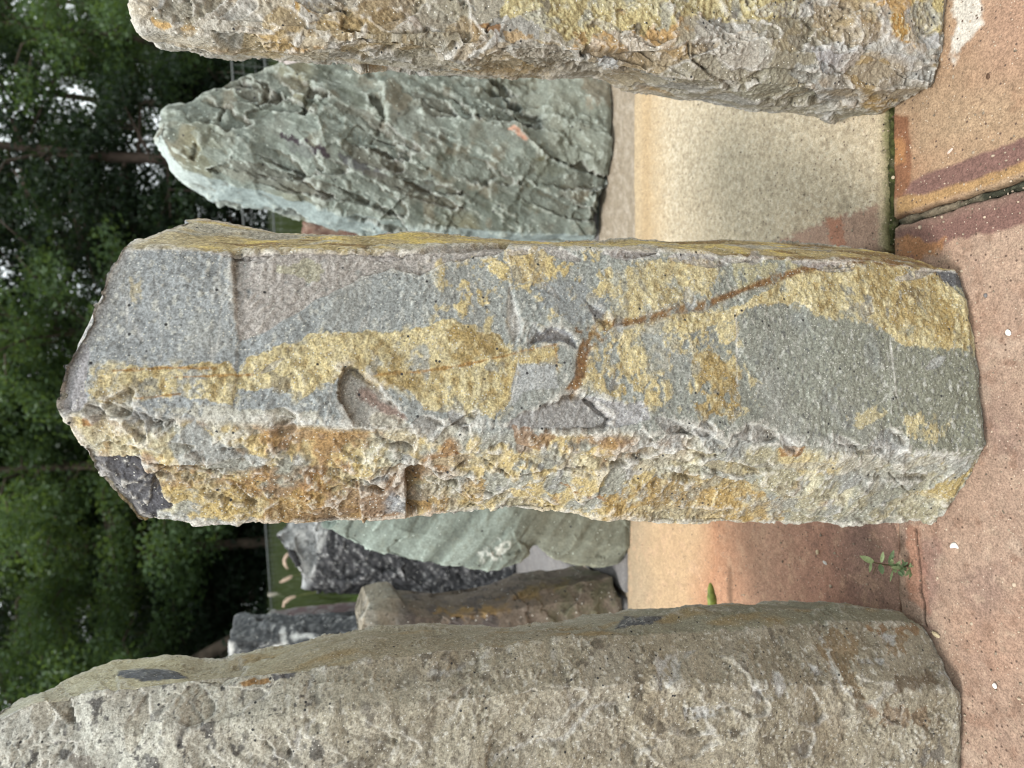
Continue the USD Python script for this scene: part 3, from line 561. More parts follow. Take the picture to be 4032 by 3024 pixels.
    # rust veins
    for q, w in ((C('B', (1115, 890), (1165, 820), (1175, 700), (1200, 650), (1270, 610)), 42), (C('B', (1160, 590), (1250, 600), (1300, 570), (1450, 545), (1659, 490)) + C('C', (160, 480), (400, 385), (600, 318), (800, 270), (950, 262), (1150, 285), (1250, 305)), 25), (C('B', (1260, 560), (1340, 550), (1400, 550)), 26)):
        k = st.stroke(q, w, 7, 7, n2 + 1.3 * n1) * sstep(-0.8, 0.0, n1 + 0.7 * n2); col = mixc(col, 0.88 * k, (0.16, 0.09, 0.038)); col = mixc(col, 0.45 * st.stroke(q, w + 26, 16, 14, n1 + n2) * sstep(-0.4, 0.5, n2), (0.3, 0.2, 0.085)); col = mixc(col, 0.5 * k, (0.15, 0.08, 0.035)); col = mixc(col, 0.6 * k * sstep(-0.1, 0.5, n3), RUST_D); st.d -= 0.0012 * k
    for q, w in ((C('B', (200, 800), (420, 785), (600, 760), (820, 713), (900, 690), (1060, 660)), 9), (C('A', (530, 782), (780, 767), (1000, 770)), 11), (C('A', (820, 812), (1080, 802), (1180, 800)), 8), (C('A', (640, 912), (840, 890)), 8), (C('B', (1050, 680), (1055, 780)), 7)):
        col = mixc(col, 0.85 * st.stroke(q, w, 4, 5, n2), (0.27, 0.14, 0.04))
    stain('C', [(1250, 305), (1390, 315), (1400, 390), (1340, 385), (1300, 385)], (0.085, 0.085, 0.092), 0.95, rag=5)
    rng = np.random.default_rng(31)
    for t in range(26):     # flakes broken off along the left-front edge
        px = rng.uniform(330, 3850); py = np.interp(px, [232, 844, 1578, 2397, 3054, 3924], [1625, 1655, 1692, 1700, 1752, 1795]) + rng.normal(0, 28)
        col = st.chip((px, py), rng.uniform(35, 120), rng.uniform(22, 60), rng.normal(0, 0.5), rng.uniform(0.003, 0.008), col, [(0.27, 0.265, 0.262), (0.31, 0.3, 0.285), (0.22, 0.225, 0.225), (0.35, 0.33, 0.27)][t % 4], 0.6, 0.4)
    for t in range(40):     # long scars and scabs of the rough left face
        px = rng.uniform(350, 3800); py = rng.uniform(1760, 2060)
        col = st.chip((px, py), rng.uniform(70, 210), rng.uniform(16, 42), rng.normal(0.05, 0.22), rng.uniform(0.002, 0.006), col, [(0.25, 0.25, 0.235), (0.35, 0.29, 0.16), (0.40, 0.37, 0.27), (0.23, 0.225, 0.18)][t % 4], 0.45, 0.12)
    rf_ = st.noise(12, 96, 5, (1, 1, 0.45)); lside = side * (st.uv[..., 1] > 1500)
    col = mixc(col, 0.8 * lside * sstep(0.3, 0.55, rf_ + 0.15 * n2) * sstep(3000, 2400, st.uv[..., 0]), np.asarray((0.2, 0.115, 0.05)) * (1 + 0.35 * n1)[..., None])
    col = mixc(col, 0.7 * lside * sstep(0.35, 0.55, -rf_ + 0.2 * n2), (0.24, 0.245, 0.23))
    st.d -= lside * 0.003 * sstep(0.28, 0.34, rf_ + 0.1 * n2)
    col = mixc(col, 0.95 * mdark, np.asarray((0.055, 0.055, 0.063)) * (1 + 0.5 * n1)[..., None]); crust = crust * (1 - mdark)
    for t in range(16):     # and along the right edge
        px = rng.uniform(600, 3700); py = np.interp(px, [470, 900, 2397, 2843, 3223, 3800], [976, 985, 972, 1002, 1028, 1066]) + rng.uniform(5, 30)
        col = st.chip((px, py), rng.uniform(40, 120), rng.uniform(10, 26), rng.normal(0, 0.12), rng.uniform(0.002, 0.004), col, (0.33, 0.31, 0.3), 0.7, 0.5)
    for t in range(9):
        col = st.chip((rng.uniform(500, 3700), rng.uniform(1080, 1600)), rng.uniform(15, 60), rng.uniform(10, 30), rng.uniform(0, 3), rng.uniform(0.001, 0.0025), col, (0.29, 0.295, 0.295), 0.6, 0.6)
    # thin white cracks
    for q in (C('C', (220, 240), (290, 400)), C('C', (310, 500), (320, 700), (325, 900)), C('C', (1030, 620), (1045, 750), (1060, 900)), C('B', (820, 220), (845, 330), (835, 480)), C('B', (880, 690), (870, 800), (840, 940)), C('A', (590, 400), (585, 620)), C('A', (400, 640), (415, 530), (470, 470)), C('B', (1010, 1440), (840, 1270), (820, 1330))):
        col = mixc(col, 0.5 * st.stroke(q, 4, 3, 4, n2), WHITE)
    # crust relief; worn pale edges
    col = col * (1 + rs[..., None] * (0.25 * n3 + 0.2 * n1)[..., None])
    st.crust = crust; cn = st.noise(130, 72, 4); st.d += crust * (0.0008 * cn + 0.0007 * n1 + 0.0005)
    col = mixc(col, 0.75 * crust * sstep(0.0, 0.8, cn), (0.53, 0.475, 0.315)); col = mixc(col, 0.75 * crust * sstep(0.0, 0.8, -cn - 0.35 * n1), (0.225, 0.155, 0.06)); col = mixc(col, 0.8 * crust * sstep(0.38, 0.55, st.noise(38, 71, 4)), (0.2, 0.205, 0.19)); col = mixc(col, 0.5 * crust * sstep(0.1, 0.7, st.noise(11, 73, 3)), (0.3, 0.215, 0.085))
    lum = 1 + 0.13 * n3 + 0.07 * n1; col = col * lum[..., None]
    sc = st.scuff(5.0)
    col = mixc(col, 0.55 * sstep(0.0006, 0.0022, sc) * sstep(-0.4, 0.4, n2 + 0.3), (0.5, 0.48, 0.44)); col = mixc(col, 0.5 * sstep(0.0008, 0.003, -sc), (0.11, 0.085, 0.055))
    m = st.wedge(C('A', (265, 880), (330, 670), (400, 650), (415, 720), (400, 850), (410, 930), (370, 970), (275, 985)), C('A', (410, 850))[0], C('A', (265, 850))[0], 0.007, 3, 8, n2); col = mixc(col, 0.85 * m, (0.25, 0.24, 0.25))
    rd_ = st.stroke(C('S', (316, 1631), (557, 1661), (844, 1648), (1097, 1640), (1384, 1690)), 30, 18, 14, n2); col = mixc(col, 0.45 * rd_ * sstep(-0.2, 0.5, n1 + n2), (0.42, 0.42, 0.4))
    rd_ = st.stroke(C('C', (0, 1050), (480, 1100), (800, 1130), (1000, 1140), (1300, 1190), (1480, 1200)), 55, 25, 22, n2); col = mixc(col, 0.6 * rd_ * sstep(-0.3, 0.5, n2), (0.45, 0.44, 0.42))
    top = sstep(60, 0, st.uv[..., 0] - np.interp(st.uv[..., 1], [970, 1062, 1171, 1273, 1365, 1458, 1543, 1619, 1678, 1737, 1905, 2062], [480, 410, 385, 345, 285, 245, 230, 235, 258, 300, 425, 545]) - 10) * st.vis
    col = mixc(col, 0.55 * top * (1 - m * 0), (0.33, 0.32, 0.32))
    st.top = st.G.reshape(-1, 3)
    p = st.build('standing_stone', M_CENTRE, col)
    tag(p, 'tall grey standing stone with ochre band and rust vein, middle of the three front stones', 'standing stone')
    return st
st_c = centre_stone()

def left_stone():
    A = C('S', (-160, 2860), (0, 2806), (41, 2790), (51, 2776), (114, 2734), (190, 2703), (240, 2674), (316, 2646), (380, 2640), (456, 2644), (551, 2627), (665, 2633), (747, 2652), (823, 2642), (949, 2617), (1076, 2595), (1234, 2551), (1400, 2525), (1439, 2515), (1743, 2496), (1965, 2496), (2154, 2492), (2199, 2481), (2376, 2470), (2433, 2455), (2520, 2434), (2604, 2432), (2700, 2400), (2790, 2394), (2834, 2390), (2936, 2400), (3252, 2398), (3271, 2383), (3391, 2380), (3500, 2400), (3570, 2418))
    Bq = C('S', (-160, 2880), (0, 2822), (60, 2790), (127, 2759), (304, 2731), (506, 2703), (696, 2680), (886, 2655), (1044, 2646), (1300, 2628), (1711, 2556), (2110, 2530), (2502, 2499), (2904, 2487), (3170, 2459), (3455, 2442), (3646, 2460))
    Cq = C('S', (-170, 3000), (500, 2900), (1500, 2780), (2500, 2690), (3300, 2700), (3796, 2728))
    D = C('S', (-200, 3330), (2000, 3150), (3806, 3060)); E = C('S', (-120, 3800), (2000, 3700), (3800, 3600))
    rb, rc, rd, re = ridge(Bq, lean=-0.02), ridge(Cq, lean=0.035), ridge(D, lean=0.035), ridge(E, lean=0.035)
    ra = ridge(A, lean=0.05)
    b1 = shifted(ra, -0.05, 0.18, 0); b2 = shifted(re, 0.02, 0.3, 0)
    st = Stone([ra, rb, rc, rd, re, b2, b1], [40, 90, 110, 44, 30, 30, 30], 760, soft=1.8, softv=2, zbase=0.001, seed=7)
    n1, n2, n3, n4 = st.noise(28, 1, 4), st.noise(80, 2, 4), st.noise(220, 3, 3), st.noise(8, 4, 3)
    c1, v1 = st.cells(0.12, 0.0022, 0.07, 5, (1, 1, 0.8), 0.9); c2, v2 = st.cells(0.04, 0.0009, 0.10, 9, warp=0.9)
    led = ter(1.6 * st.noise(6, 61, 5, (1, 1, 0.7)) + 0.1 * n3); st.d += c1 + 0.8 * c2 + 0.005 * n4 + 0.0019 * n1 + 0.001 * n2 + 0.0007 * n3 + 0.003 * led; n2 = n2 + 0.4 * n3
    x = st.uv[..., 0]
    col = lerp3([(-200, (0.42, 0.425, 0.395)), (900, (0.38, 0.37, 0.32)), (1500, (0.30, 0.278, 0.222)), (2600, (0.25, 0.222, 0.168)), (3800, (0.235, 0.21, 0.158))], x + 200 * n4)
    col = mixc(col, 0.4 * sstep(0.1, 0.6, n1), (0.36, 0.34, 0.29)); col = mixc(col, 0.45 * sstep(0.15, 0.7, st.noise(12, 31, 4)) * sstep(900, 1800, x), (0.19, 0.15, 0.1))
    col = mixc(col, 0.3 * (v1 > 0.6), (0.29, 0.27, 0.235))
    # black lichen clots
    col = col * (1 + 0.14 * n3 + 0.1 * n1)[..., None]; blk = sstep(0.32, 0.5, st.noise(75, 41, 3)) * sstep(-0.2, 0.3, st.noise(14, 42, 3)); blk = np.maximum(blk, np.maximum(sstep(0.5, 0.62, st.noise(150, 43, 3)) * sstep(-0.3, 0.3, st.noise(22, 44, 2)), 0.9 * sstep(0.62, 0.74, st.noise(280, 48, 2)))); col = mixc(col, 0.85 * blk * sstep(1700, 1100, x), (0.055, 0.053, 0.055)); col = mixc(col, 0.7 * blk * sstep(1100, 1700, x), (0.09, 0.077, 0.062)); col = mixc(col, 0.6 * sstep(0.55, 0.75, st.noise(160, 45, 2)), (0.47, 0.46, 0.42)); col = mixc(col, 0.35 * sstep(0.1, 0.6, st.noise(9, 46, 4)) * sstep(700, 1500, x), (0.32, 0.285, 0.22))
    side = sstep(6, -6, st.uv[..., 1] - np.interp(x, [-160, 60, 304, 886, 1300, 1711, 2502, 2904, 3170, 3455, 3620], [2880, 2790, 2731, 2655, 2628, 2556, 2499, 2487, 2459, 2442, 2455]) + 5 * n2) * st.vis
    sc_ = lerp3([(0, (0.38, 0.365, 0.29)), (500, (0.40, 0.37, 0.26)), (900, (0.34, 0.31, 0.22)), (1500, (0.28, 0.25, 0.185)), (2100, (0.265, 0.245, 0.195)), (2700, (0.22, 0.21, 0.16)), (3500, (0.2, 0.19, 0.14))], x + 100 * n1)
    sc_ = mixc(sc_, 0.6 * sstep(0.1, 0.6, st.noise(30, 21, 4, (1, 1, 0.3))) * (x > 900), (0.26, 0.185, 0.085))
    col = mixc(col, side, sc_)
    st.d -= side * (c1 + c2) * 0.5
    def stain(c, pts, colr, a=1.0, edge=4, rag=14, nse=n2):
        nonlocal col
        m = st.mask(C(c, *pts), edge, rag, nse) * a; col = mixc(col, m, colr); return m
    stain('H', [(700, 1040), (760, 1000), (870, 985), (1050, 990), (1180, 1030), (1060, 1045), (900, 1065), (800, 1055)], (0.1, 0.105, 0.115), 1, rag=5)
    stain('H', [(1690, 1030), (1830, 1015), (1800, 1060), (1700, 1070)], (0.1, 0.1, 0.11), 0.9, rag=8)
    stain('H', [(1500, 1090), (1650, 1050), (1680, 1085), (1520, 1105)], (0.27, 0.15, 0.05), 0.85)
    stain('K', [(1770, 580), (1830, 515), (2070, 525), (1990, 570)], (0.09, 0.092, 0.1), 1, rag=4)
    stain('H', [(440, 1560), (580, 1550), (600, 1700), (440, 1700)], (0.13, 0.115, 0.1), 0.7, rag=20)
    stain('J', [(960, 780), (1100, 770), (1160, 860), (1150, 1010), (1220, 1190), (1150, 1180), (1000, 960)], (0.2, 0.135, 0.07), 0.6, rag=34)
    stain('J', [(1220, 740), (1500, 735), (1540, 770), (1300, 780)], (0.2, 0.115, 0.055), 0.7, rag=24)
    stain('J', [(1380, 800), (1480, 800), (1460, 920), (1390, 910)], (0.2, 0.13, 0.065), 0.6, rag=26)
    stain('J', [(1400, 1060), (1640, 1030), (1650, 1100), (1380, 1140)], (0.12, 0.09, 0.06), 0.7, rag=26)
    stain('J', [(1200, 1230), (1600, 1230), (1640, 1340), (1300, 1340)], (0.17, 0.11, 0.065), 0.6, rag=30)
    stain('J', [(740, 1480), (920, 1440), (920, 1540), (750, 1540)], (0.1, 0.09, 0.085), 0.5, rag=26)
    stain('J', [(1500, 1580), (1680, 1420), (1690, 1560), (1560, 1600)], (0.09, 0.09, 0.095), 0.5, rag=26)
    for q in ([(490, 1060), (540, 1110), (620, 1120), (640, 1010), (700, 1030), (770, 1090), (740, 1170), (620, 1180), (520, 1220)], [(770, 780), (800, 850), (870, 960), (940, 990), (1010, 1030), (920, 1040), (850, 950)], [(-100, 930), (190, 880), (80, 960), (60, 1080), (-60, 1140)], [(90, 1240), (300, 1220), (420, 1230), (240, 1310), (100, 1330)], [(1160, 940), (1340, 935), (1330, 990), (1180, 970)], [(1320, 770), (1420, 790), (1400, 870), (1330, 850)]):
        m = st.scoop(C('J', *q), 0.003, 14, 6, n2); col = mixc(col, 0.75 * np.minimum(1, m * 2) * sstep(-0.5, 0.3, n2), (0.42, 0.42, 0.415))
    # long pale steps and grooves
    for q, dep in ((C('K', (1000, 1440), (1080, 1380), (1260, 1310), (1460, 1290), (1560, 1180), (1660, 1090), (1780, 1080)), 0.006), (C('K', (620, 860), (760, 860), (900, 780), (1100, 720)), 0.004), (C('K', (1380, 740), (1400, 850), (1480, 960), (1520, 1060)), 0.003), (C('H', (1940, 1040), (1920, 1150), (1990, 1260), (1950, 1330)), 0.004), (C('H', (1860, 1500), (1850, 1400), (1930, 1330)), 0.003), (C('J', (1640, 1040), (1760, 1020), (1800, 1060)), 0.006), (C('H', (480, 1200), (480, 1330), (490, 1480)), 0.0025), (C('J', (950, 790), (1010, 960), (1100, 1130), (1190, 1200)), 0.003)):
        d = line_dist(st.uv, q); k = sstep(45, 4, d) * (d < 100); side_sign = 1
        dw = d + 10 * n2 + 8 * n1; st.d -= 0.9 * dep * sstep(60, 0, dw) * st.vis; col = mixc(col, 0.6 * sstep(20, 2, dw + 10 * n3) * sstep(-0.5, 0.3, n1 + n2) * st.vis, (0.45, 0.45, 0.44))
    for k in range(4):
        q = C('J', (1020 + 28 * k, 900), (1090 + 22 * k, 1040), (1170 + 20 * k, 1180)); st.d -= 0.0035 * st.stroke(q, 9, 6, 2, n2)
    rng = np.random.default_rng(33)
    for t in range(34):
        px, py = rng.uniform(100, 3750), rng.uniform(2620, 3010)
        col = st.chip((px, py), rng.uniform(50, 190), rng.uniform(30, 90), rng.normal(0.1, 0.6), rng.uniform(0.002, 0.005), col, None if t % 3 else (0.28, 0.25, 0.195), 0.4, 0.4)
    st.crust = 0.35 + 0 * n1
    sc = st.scuff(5.0); col = mixc(col, 0.35 * sstep(0.0006, 0.002, sc) * sstep(-0.3, 0.4, n2), (0.46, 0.45, 0.42)); col = mixc(col, 0.5 * sstep(0.0008, 0.003, -sc), (0.1, 0.085, 0.065))
    tag(st.build('standing_stone', M_LEFT, col), 'broad pale grey standing stone with black spots and a brownish right side', 'standing stone')
    return st
st_l = left_stone()

def right_stone():
    A = C('S', (592, 153), (627, 159), (684, 165), (747, 184), (867, 196), (937, 190), (987, 191), (1063, 212), (1108, 216), (1184, 228), (1285, 241), (1386, 237), (1437, 253), (1576, 254), (1671, 269), (1798, 273), (1974, 274), (2112, 292), (2293, 310), (2504, 313), (2546, 328), (2594, 362), (2745, 390), (2900, 405), (3003, 420), (3172, 428), (3214, 422), (3335, 437), (3455, 449), (3520, 450))
    B1 = C('S', (545, 108), (800, 135), (1184, 185), (2000, 235), (2600, 300), (3200, 360), (3700, 362))
    B2 = C('S', (521, 30), (800, 70), (1184, 120), (1600, 160), (2000, 185), (2300, 195), (2600, 200), (2900, 215), (3200, 200), (3500, 205), (3757, 211))
    Cq = C('S', (512, -130), (1500, -40), (2600, -20), (3774, -20)); D = C('S', (540, -400), (2000, -320), (3776, -300)); E = C('S', (640, -650), (2000, -650), (3700, -600))
    ra, r1, r2, rc, rd, re = ridge(A, lean=0.04), ridge(B1, lean=0.05), ridge(B2, lean=0.06), ridge(Cq, lean=0.07), ridge(D, lean=0.07), ridge(E, lean=0.07)
    b1 = shifted(ra, 0.05, 0.15, 0); b2 = shifted(re, -0.02, 0.22, 0)
    st = Stone([ra, r1, r2, rc, rd, re, b2, b1], [52, 60, 70, 30, 20, 16, 24, 24], 760, soft=2.0, softv=3, zbase=0.001, seed=11)
    n1, n2, n3, n4 = st.noise(28, 1, 4), st.noise(80, 2, 4), st.noise(220, 3, 3), st.noise(9, 4, 3)
    str_ = st.noise(26, 15, 4, (1, 1, 0.28))
    c1, v1 = st.cells(0.12, 0.006, 0.12, 5, (1, 1, 0.6), 0.6); c2, v2 = st.cells(0.05, 0.0018, 0.14, 9, warp=0.6)
    led = ter(2.0 * st.noise(8, 61, 5, (1, 1, 0.5)) + 0.1 * n3); st.d += c1 + 0.7 * c2 + 0.003 * n4 + 0.0009 * n1 + 0.0011 * n2 + 0.0008 * n3 + 0.0012 * str_ + 0.0035 * led; n2 = n2 + 0.4 * n3
    x, y = st.uv[..., 0], st.uv[..., 1]
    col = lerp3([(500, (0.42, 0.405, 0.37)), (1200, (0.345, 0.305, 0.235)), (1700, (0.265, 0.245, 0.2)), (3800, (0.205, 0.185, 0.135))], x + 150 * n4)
    col = mixc(col, 0.5 * sstep(0.0, 0.5, str_), (0.33, 0.27, 0.18)); col = mixc(col, 0.75 * sstep(0.3, 0.6, str_ + 0.3 * n2) * sstep(650, 1000, x), (0.32, 0.19, 0.065))
    col = mixc(col, 0.5 * sstep(0.4, 0.75, n1), (0.4, 0.39, 0.37)); col = mixc(col, 0.5 * (v2 > 0.75), (0.25, 0.255, 0.26))
    def stain(c, pts, colr, a=1.0, edge=4, rag=16, nse=n2, cr=0.0, patch=None):
        nonlocal col
        m = st.mask(C(c, *pts), edge, rag, nse) * a
        if patch is not None: m = m * sstep(patch - 0.12, patch + 0.12, n1 * 0.6 + n2 * 0.6)
        col = mixc(col, m, colr); st.crust = np.maximum(st.crust, cr * m); return m
    # upper yellow crust, rust pockets
    stain('F', [(640, -300), (640, 80), (900, 150), (920, 200), (1130, 270), (1180, 270), (1220, 190), (1500, 210), (1720, 190), (1800, 100), (2157, 120), (2400, 130), (2600, 100), (2600, -300)], (0.37, 0.315, 0.165), 0.9, rag=22, cr=1.0)
    stain('F', [(640, -300), (700, 60), (1000, 160), (1600, 120), (2300, 80), (2300, -300)], (0.36, 0.33, 0.22), 0.8, rag=20, patch=0.1)
    stain('F', [(1180, 100), (1260, 140), (1240, 170), (1190, 160)], (0.07, 0.065, 0.06), 0.8, rag=14)
    for q in ([(820, 60), (900, 60), (880, 90)], [(1390, 40), (1450, 50), (1430, 90)], [(1100, 190), (1180, 200), (1160, 280), (1090, 260)]): stain('F', q, (0.2, 0.11, 0.04), 0.8, rag=16)
    stain('F', [(0, 20), (130, 20), (260, 100), (420, 110), (610, 150), (600, 190), (440, 165), (260, 180), (0, 110)], RUST, 0.85, rag=18)
    stain('F', [(250, 120), (520, 150), (480, 300), (240, 280)], (0.31, 0.2, 0.09), 0.8, rag=18)
    stain('F', [(0, 170), (200, 160), (220, 270), (0, 240)], (0.32, 0.22, 0.11), 0.75, rag=18)
    stain('F', [(640, 190), (830, 220), (820, 300), (660, 260)], (0.32, 0.21, 0.09), 0.7, rag=18)
    stain('F', [(720, 390), (1000, 350), (1100, 380), (1000, 480), (760, 480)], (0.30, 0.215, 0.11), 0.8, rag=20)
    stain('E', [(1000, -40), (1350, 0), (1320, 40), (1150, 60), (1050, 40)], (0.34, 0.2, 0.055), 0.85, rag=20, cr=0.7)
    stain('E', [(1590, 80), (1700, 40), (1850, 70), (1850, 110), (1700, 100)], RUST, 0.9, rag=14)
    stain('E', [(1680, 200), (1900, 160), (2100, 200), (1950, 260), (1720, 250)], (0.32, 0.2, 0.07), 0.7, rag=22)
    stain('E', [(170, 120), (260, 130), (420, 180), (330, 195), (180, 150)], (0.42, 0.27, 0.1), 0.85, rag=16)
    stain('E', [(830, 220), (1000, 270), (1060, 300), (940, 280)], (0.34, 0.21, 0.07), 0.7, rag=14)
    stain('E', [(560, -60), (700, 40), (660, 110), (480, 40), (300, -30)], (0.2, 0.195, 0.195), 0.8, rag=20)
    m = st.scoop(C('E', (520, 190), (700, 215), (800, 225), (890, 325), (800, 310), (700, 290), (560, 250)), 0.008, 24, 5, n2); col = mixc(col, 0.85 * np.minimum(1, 2 * m), (0.29, 0.285, 0.26))
    # lower faceted flank
    m = st.wedge(C('F', (1190, 280), (1640, 350), (1600, 355), (1640, 440), (1480, 500), (1170, 470), (1150, 380)), C('F', (1400, 500))[0], C('F', (1400, 350))[0], 0.015, 2, 4, n2); col = mixc(col, 0.9 * m, (0.21, 0.175, 0.125))
    stain('F', [(1200, 470), (1330, 410), (1470, 480), (1400, 520), (1250, 520)], (0.3, 0.305, 0.31), 0.9, rag=10)
    stain('F', [(1640, 350), (1720, 300), (1830, 290), (1870, 400), (1760, 410)], (0.27, 0.17, 0.065), 0.85, rag=12)
    m = st.wedge(C('F', (1870, 280), (2157, 190), (2300, 200), (2300, 560), (2100, 610), (1960, 470), (1870, 400)), C('F', (2150, 230))[0], C('F', (1900, 440))[0], 0.007, 3, 5, n2); col = mixc(col, 0.9 * m, (0.33, 0.275, 0.21)); st.d += m * 0.0006 * st.noise(300, 33, 2, (1, 1, 0.3))
    stain('F', [(560, 440), (590, 200), (660, 330), (680, 370), (610, 400)], (0.52, 0.51, 0.49), 0.8, rag=10)
    stain('G', [(0, 150), (200, 200), (540, 200), (560, 300), (480, 440), (210, 590), (120, 480), (0, 380)], (0.28, 0.265, 0.235), 0.8, rag=12)
    m = st.wedge(C('G', (770, 290), (940, 255), (1120, 260), (1180, 280), (1110, 400), (1050, 485), (870, 490), (820, 440)), C('G', (900, 300))[0], C('G', (1080, 450))[0], 0.006, 2, 4, n2); col = mixc(col, 0.9 * m, (0.335, 0.33, 0.34))
    m = st.wedge(C('G', (210, 590), (500, 440), (830, 480), (760, 560), (820, 690), (600, 700), (300, 660)), C('G', (300, 500))[0], C('G', (780, 620))[0], 0.010, 3, 5, n2); col = mixc(col, 0.8 * m, (0.215, 0.205, 0.16))
    stain('G', [(870, 500), (1080, 480), (1150, 330), (1260, 300), (1500, 400), (1640, 440), (1640, 560), (1480, 680), (1200, 740), (900, 690)], (0.235, 0.165, 0.075), 0.8, rag=26)
    stain('G', [(1290, 90), (1390, 80), (1430, 180), (1520, 240), (1490, 290), (1400, 280), (1300, 200)], (0.27, 0.155, 0.045), 0.95, rag=10, cr=0.8)
    stain('G', [(1430, -100), (1680, -100), (1700, 180), (1500, 220), (1420, 120)], (0.37, 0.3, 0.13), 0.85, rag=16, cr=0.9)
    stain('G', [(1530, 220), (1640, 200), (1660, 280), (1560, 300)], (0.34, 0.34, 0.345), 0.9, rag=10)
    stain('G', [(1240, 300), (1330, 330), (1480, 380), (1460, 460), (1330, 440)], (0.36, 0.345, 0.34), 0.8, rag=12)
    stain('G', [(800, 530), (920, 590), (920, 630), (830, 670)], (0.36, 0.36, 0.34), 0.8, rag=10)
    for q in ([(280, 40), (320, 50), (300, 80)], [(770, 20), (850, 30), (830, 60)], [(1390, 60), (1420, 60), (1410, 80)], [(1150, 210), (1210, 220), (1180, 260)]): stain('G', q, (0.06, 0.06, 0.07), 0.9, rag=10)
    st.d -= np.quantile(st.d[st.vis], 0.85)
    rng = np.random.default_rng(35)
    for t in range(44):
        px = rng.uniform(650, 3700); py = rng.uniform(-40, np.interp(px, [600, 1700, 2600, 3500], [150, 250, 340, 430]))
        col = st.chip((px, py), rng.uniform(70, 220), rng.uniform(35, 90), rng.normal(0, 0.4), rng.uniform(0.002, 0.006), col, [(0.31, 0.31, 0.3), (0.26, 0.2, 0.12), (0.35, 0.34, 0.31), (0.21, 0.19, 0.14), (0.33, 0.25, 0.13), (0.25, 0.255, 0.25)][t % 6] if not (1950 < px < 2950 and py < 110) else None, 0.65, 0.6)
    k = st.stroke(C('F', (1190, 290), (1300, 325), (1600, 355)), 6, 3, 2, n2); st.d -= 0.006 * k; k = st.stroke(C('F', (1840, 290), (1870, 400), (1960, 465)), 6, 3, 3, n2); st.d -= 0.005 * k; col = mixc(col, 0.7 * k, (0.08, 0.07, 0.06))
    st.d += st.crust * (0.0012 * np.abs(n2) + 0.0006 * n3); col = mixc(col, 0.8 * st.crust * sstep(0.0, 0.7, n3), (0.46, 0.41, 0.24)); col = mixc(col, 0.75 * st.crust * sstep(0.05, 0.8, -n3 - 0.4 * n1), (0.2, 0.145, 0.065)); col = mixc(col, 0.8 * st.crust * sstep(0.3, 0.5, st.noise(40, 71, 3)), (0.25, 0.25, 0.22)); col = mixc(col, 0.8 * st.crust * sstep(0.6, 0.75, st.noise(60, 72, 3)), (0.09, 0.08, 0.075)); col = col * (1 + 0.14 * n3 + 0.08 * n1)[..., None]; col = mixc(col, 0.45 * sstep(0.2, 0.6, st.noise(13, 74, 4, (1, 1, 0.4))) * sstep(1100, 1500, x), (0.235, 0.17, 0.085))
    st.crust = np.maximum(st.crust, 0.3)
    sc = st.scuff(5.0); col = mixc(col, 0.5 * sstep(0.0006, 0.002, sc) * sstep(-0.3, 0.4, n2), (0.48, 0.46, 0.43)); col = mixc(col, 0.5 * sstep(0.0008, 0.003, -sc), (0.1, 0.08, 0.055))
    tag(st.build('standing_stone', M_RIGHT, col), 'rusty brown, yellow crusted standing stone in front of the large green slate', 'standing stone')
right_stone()

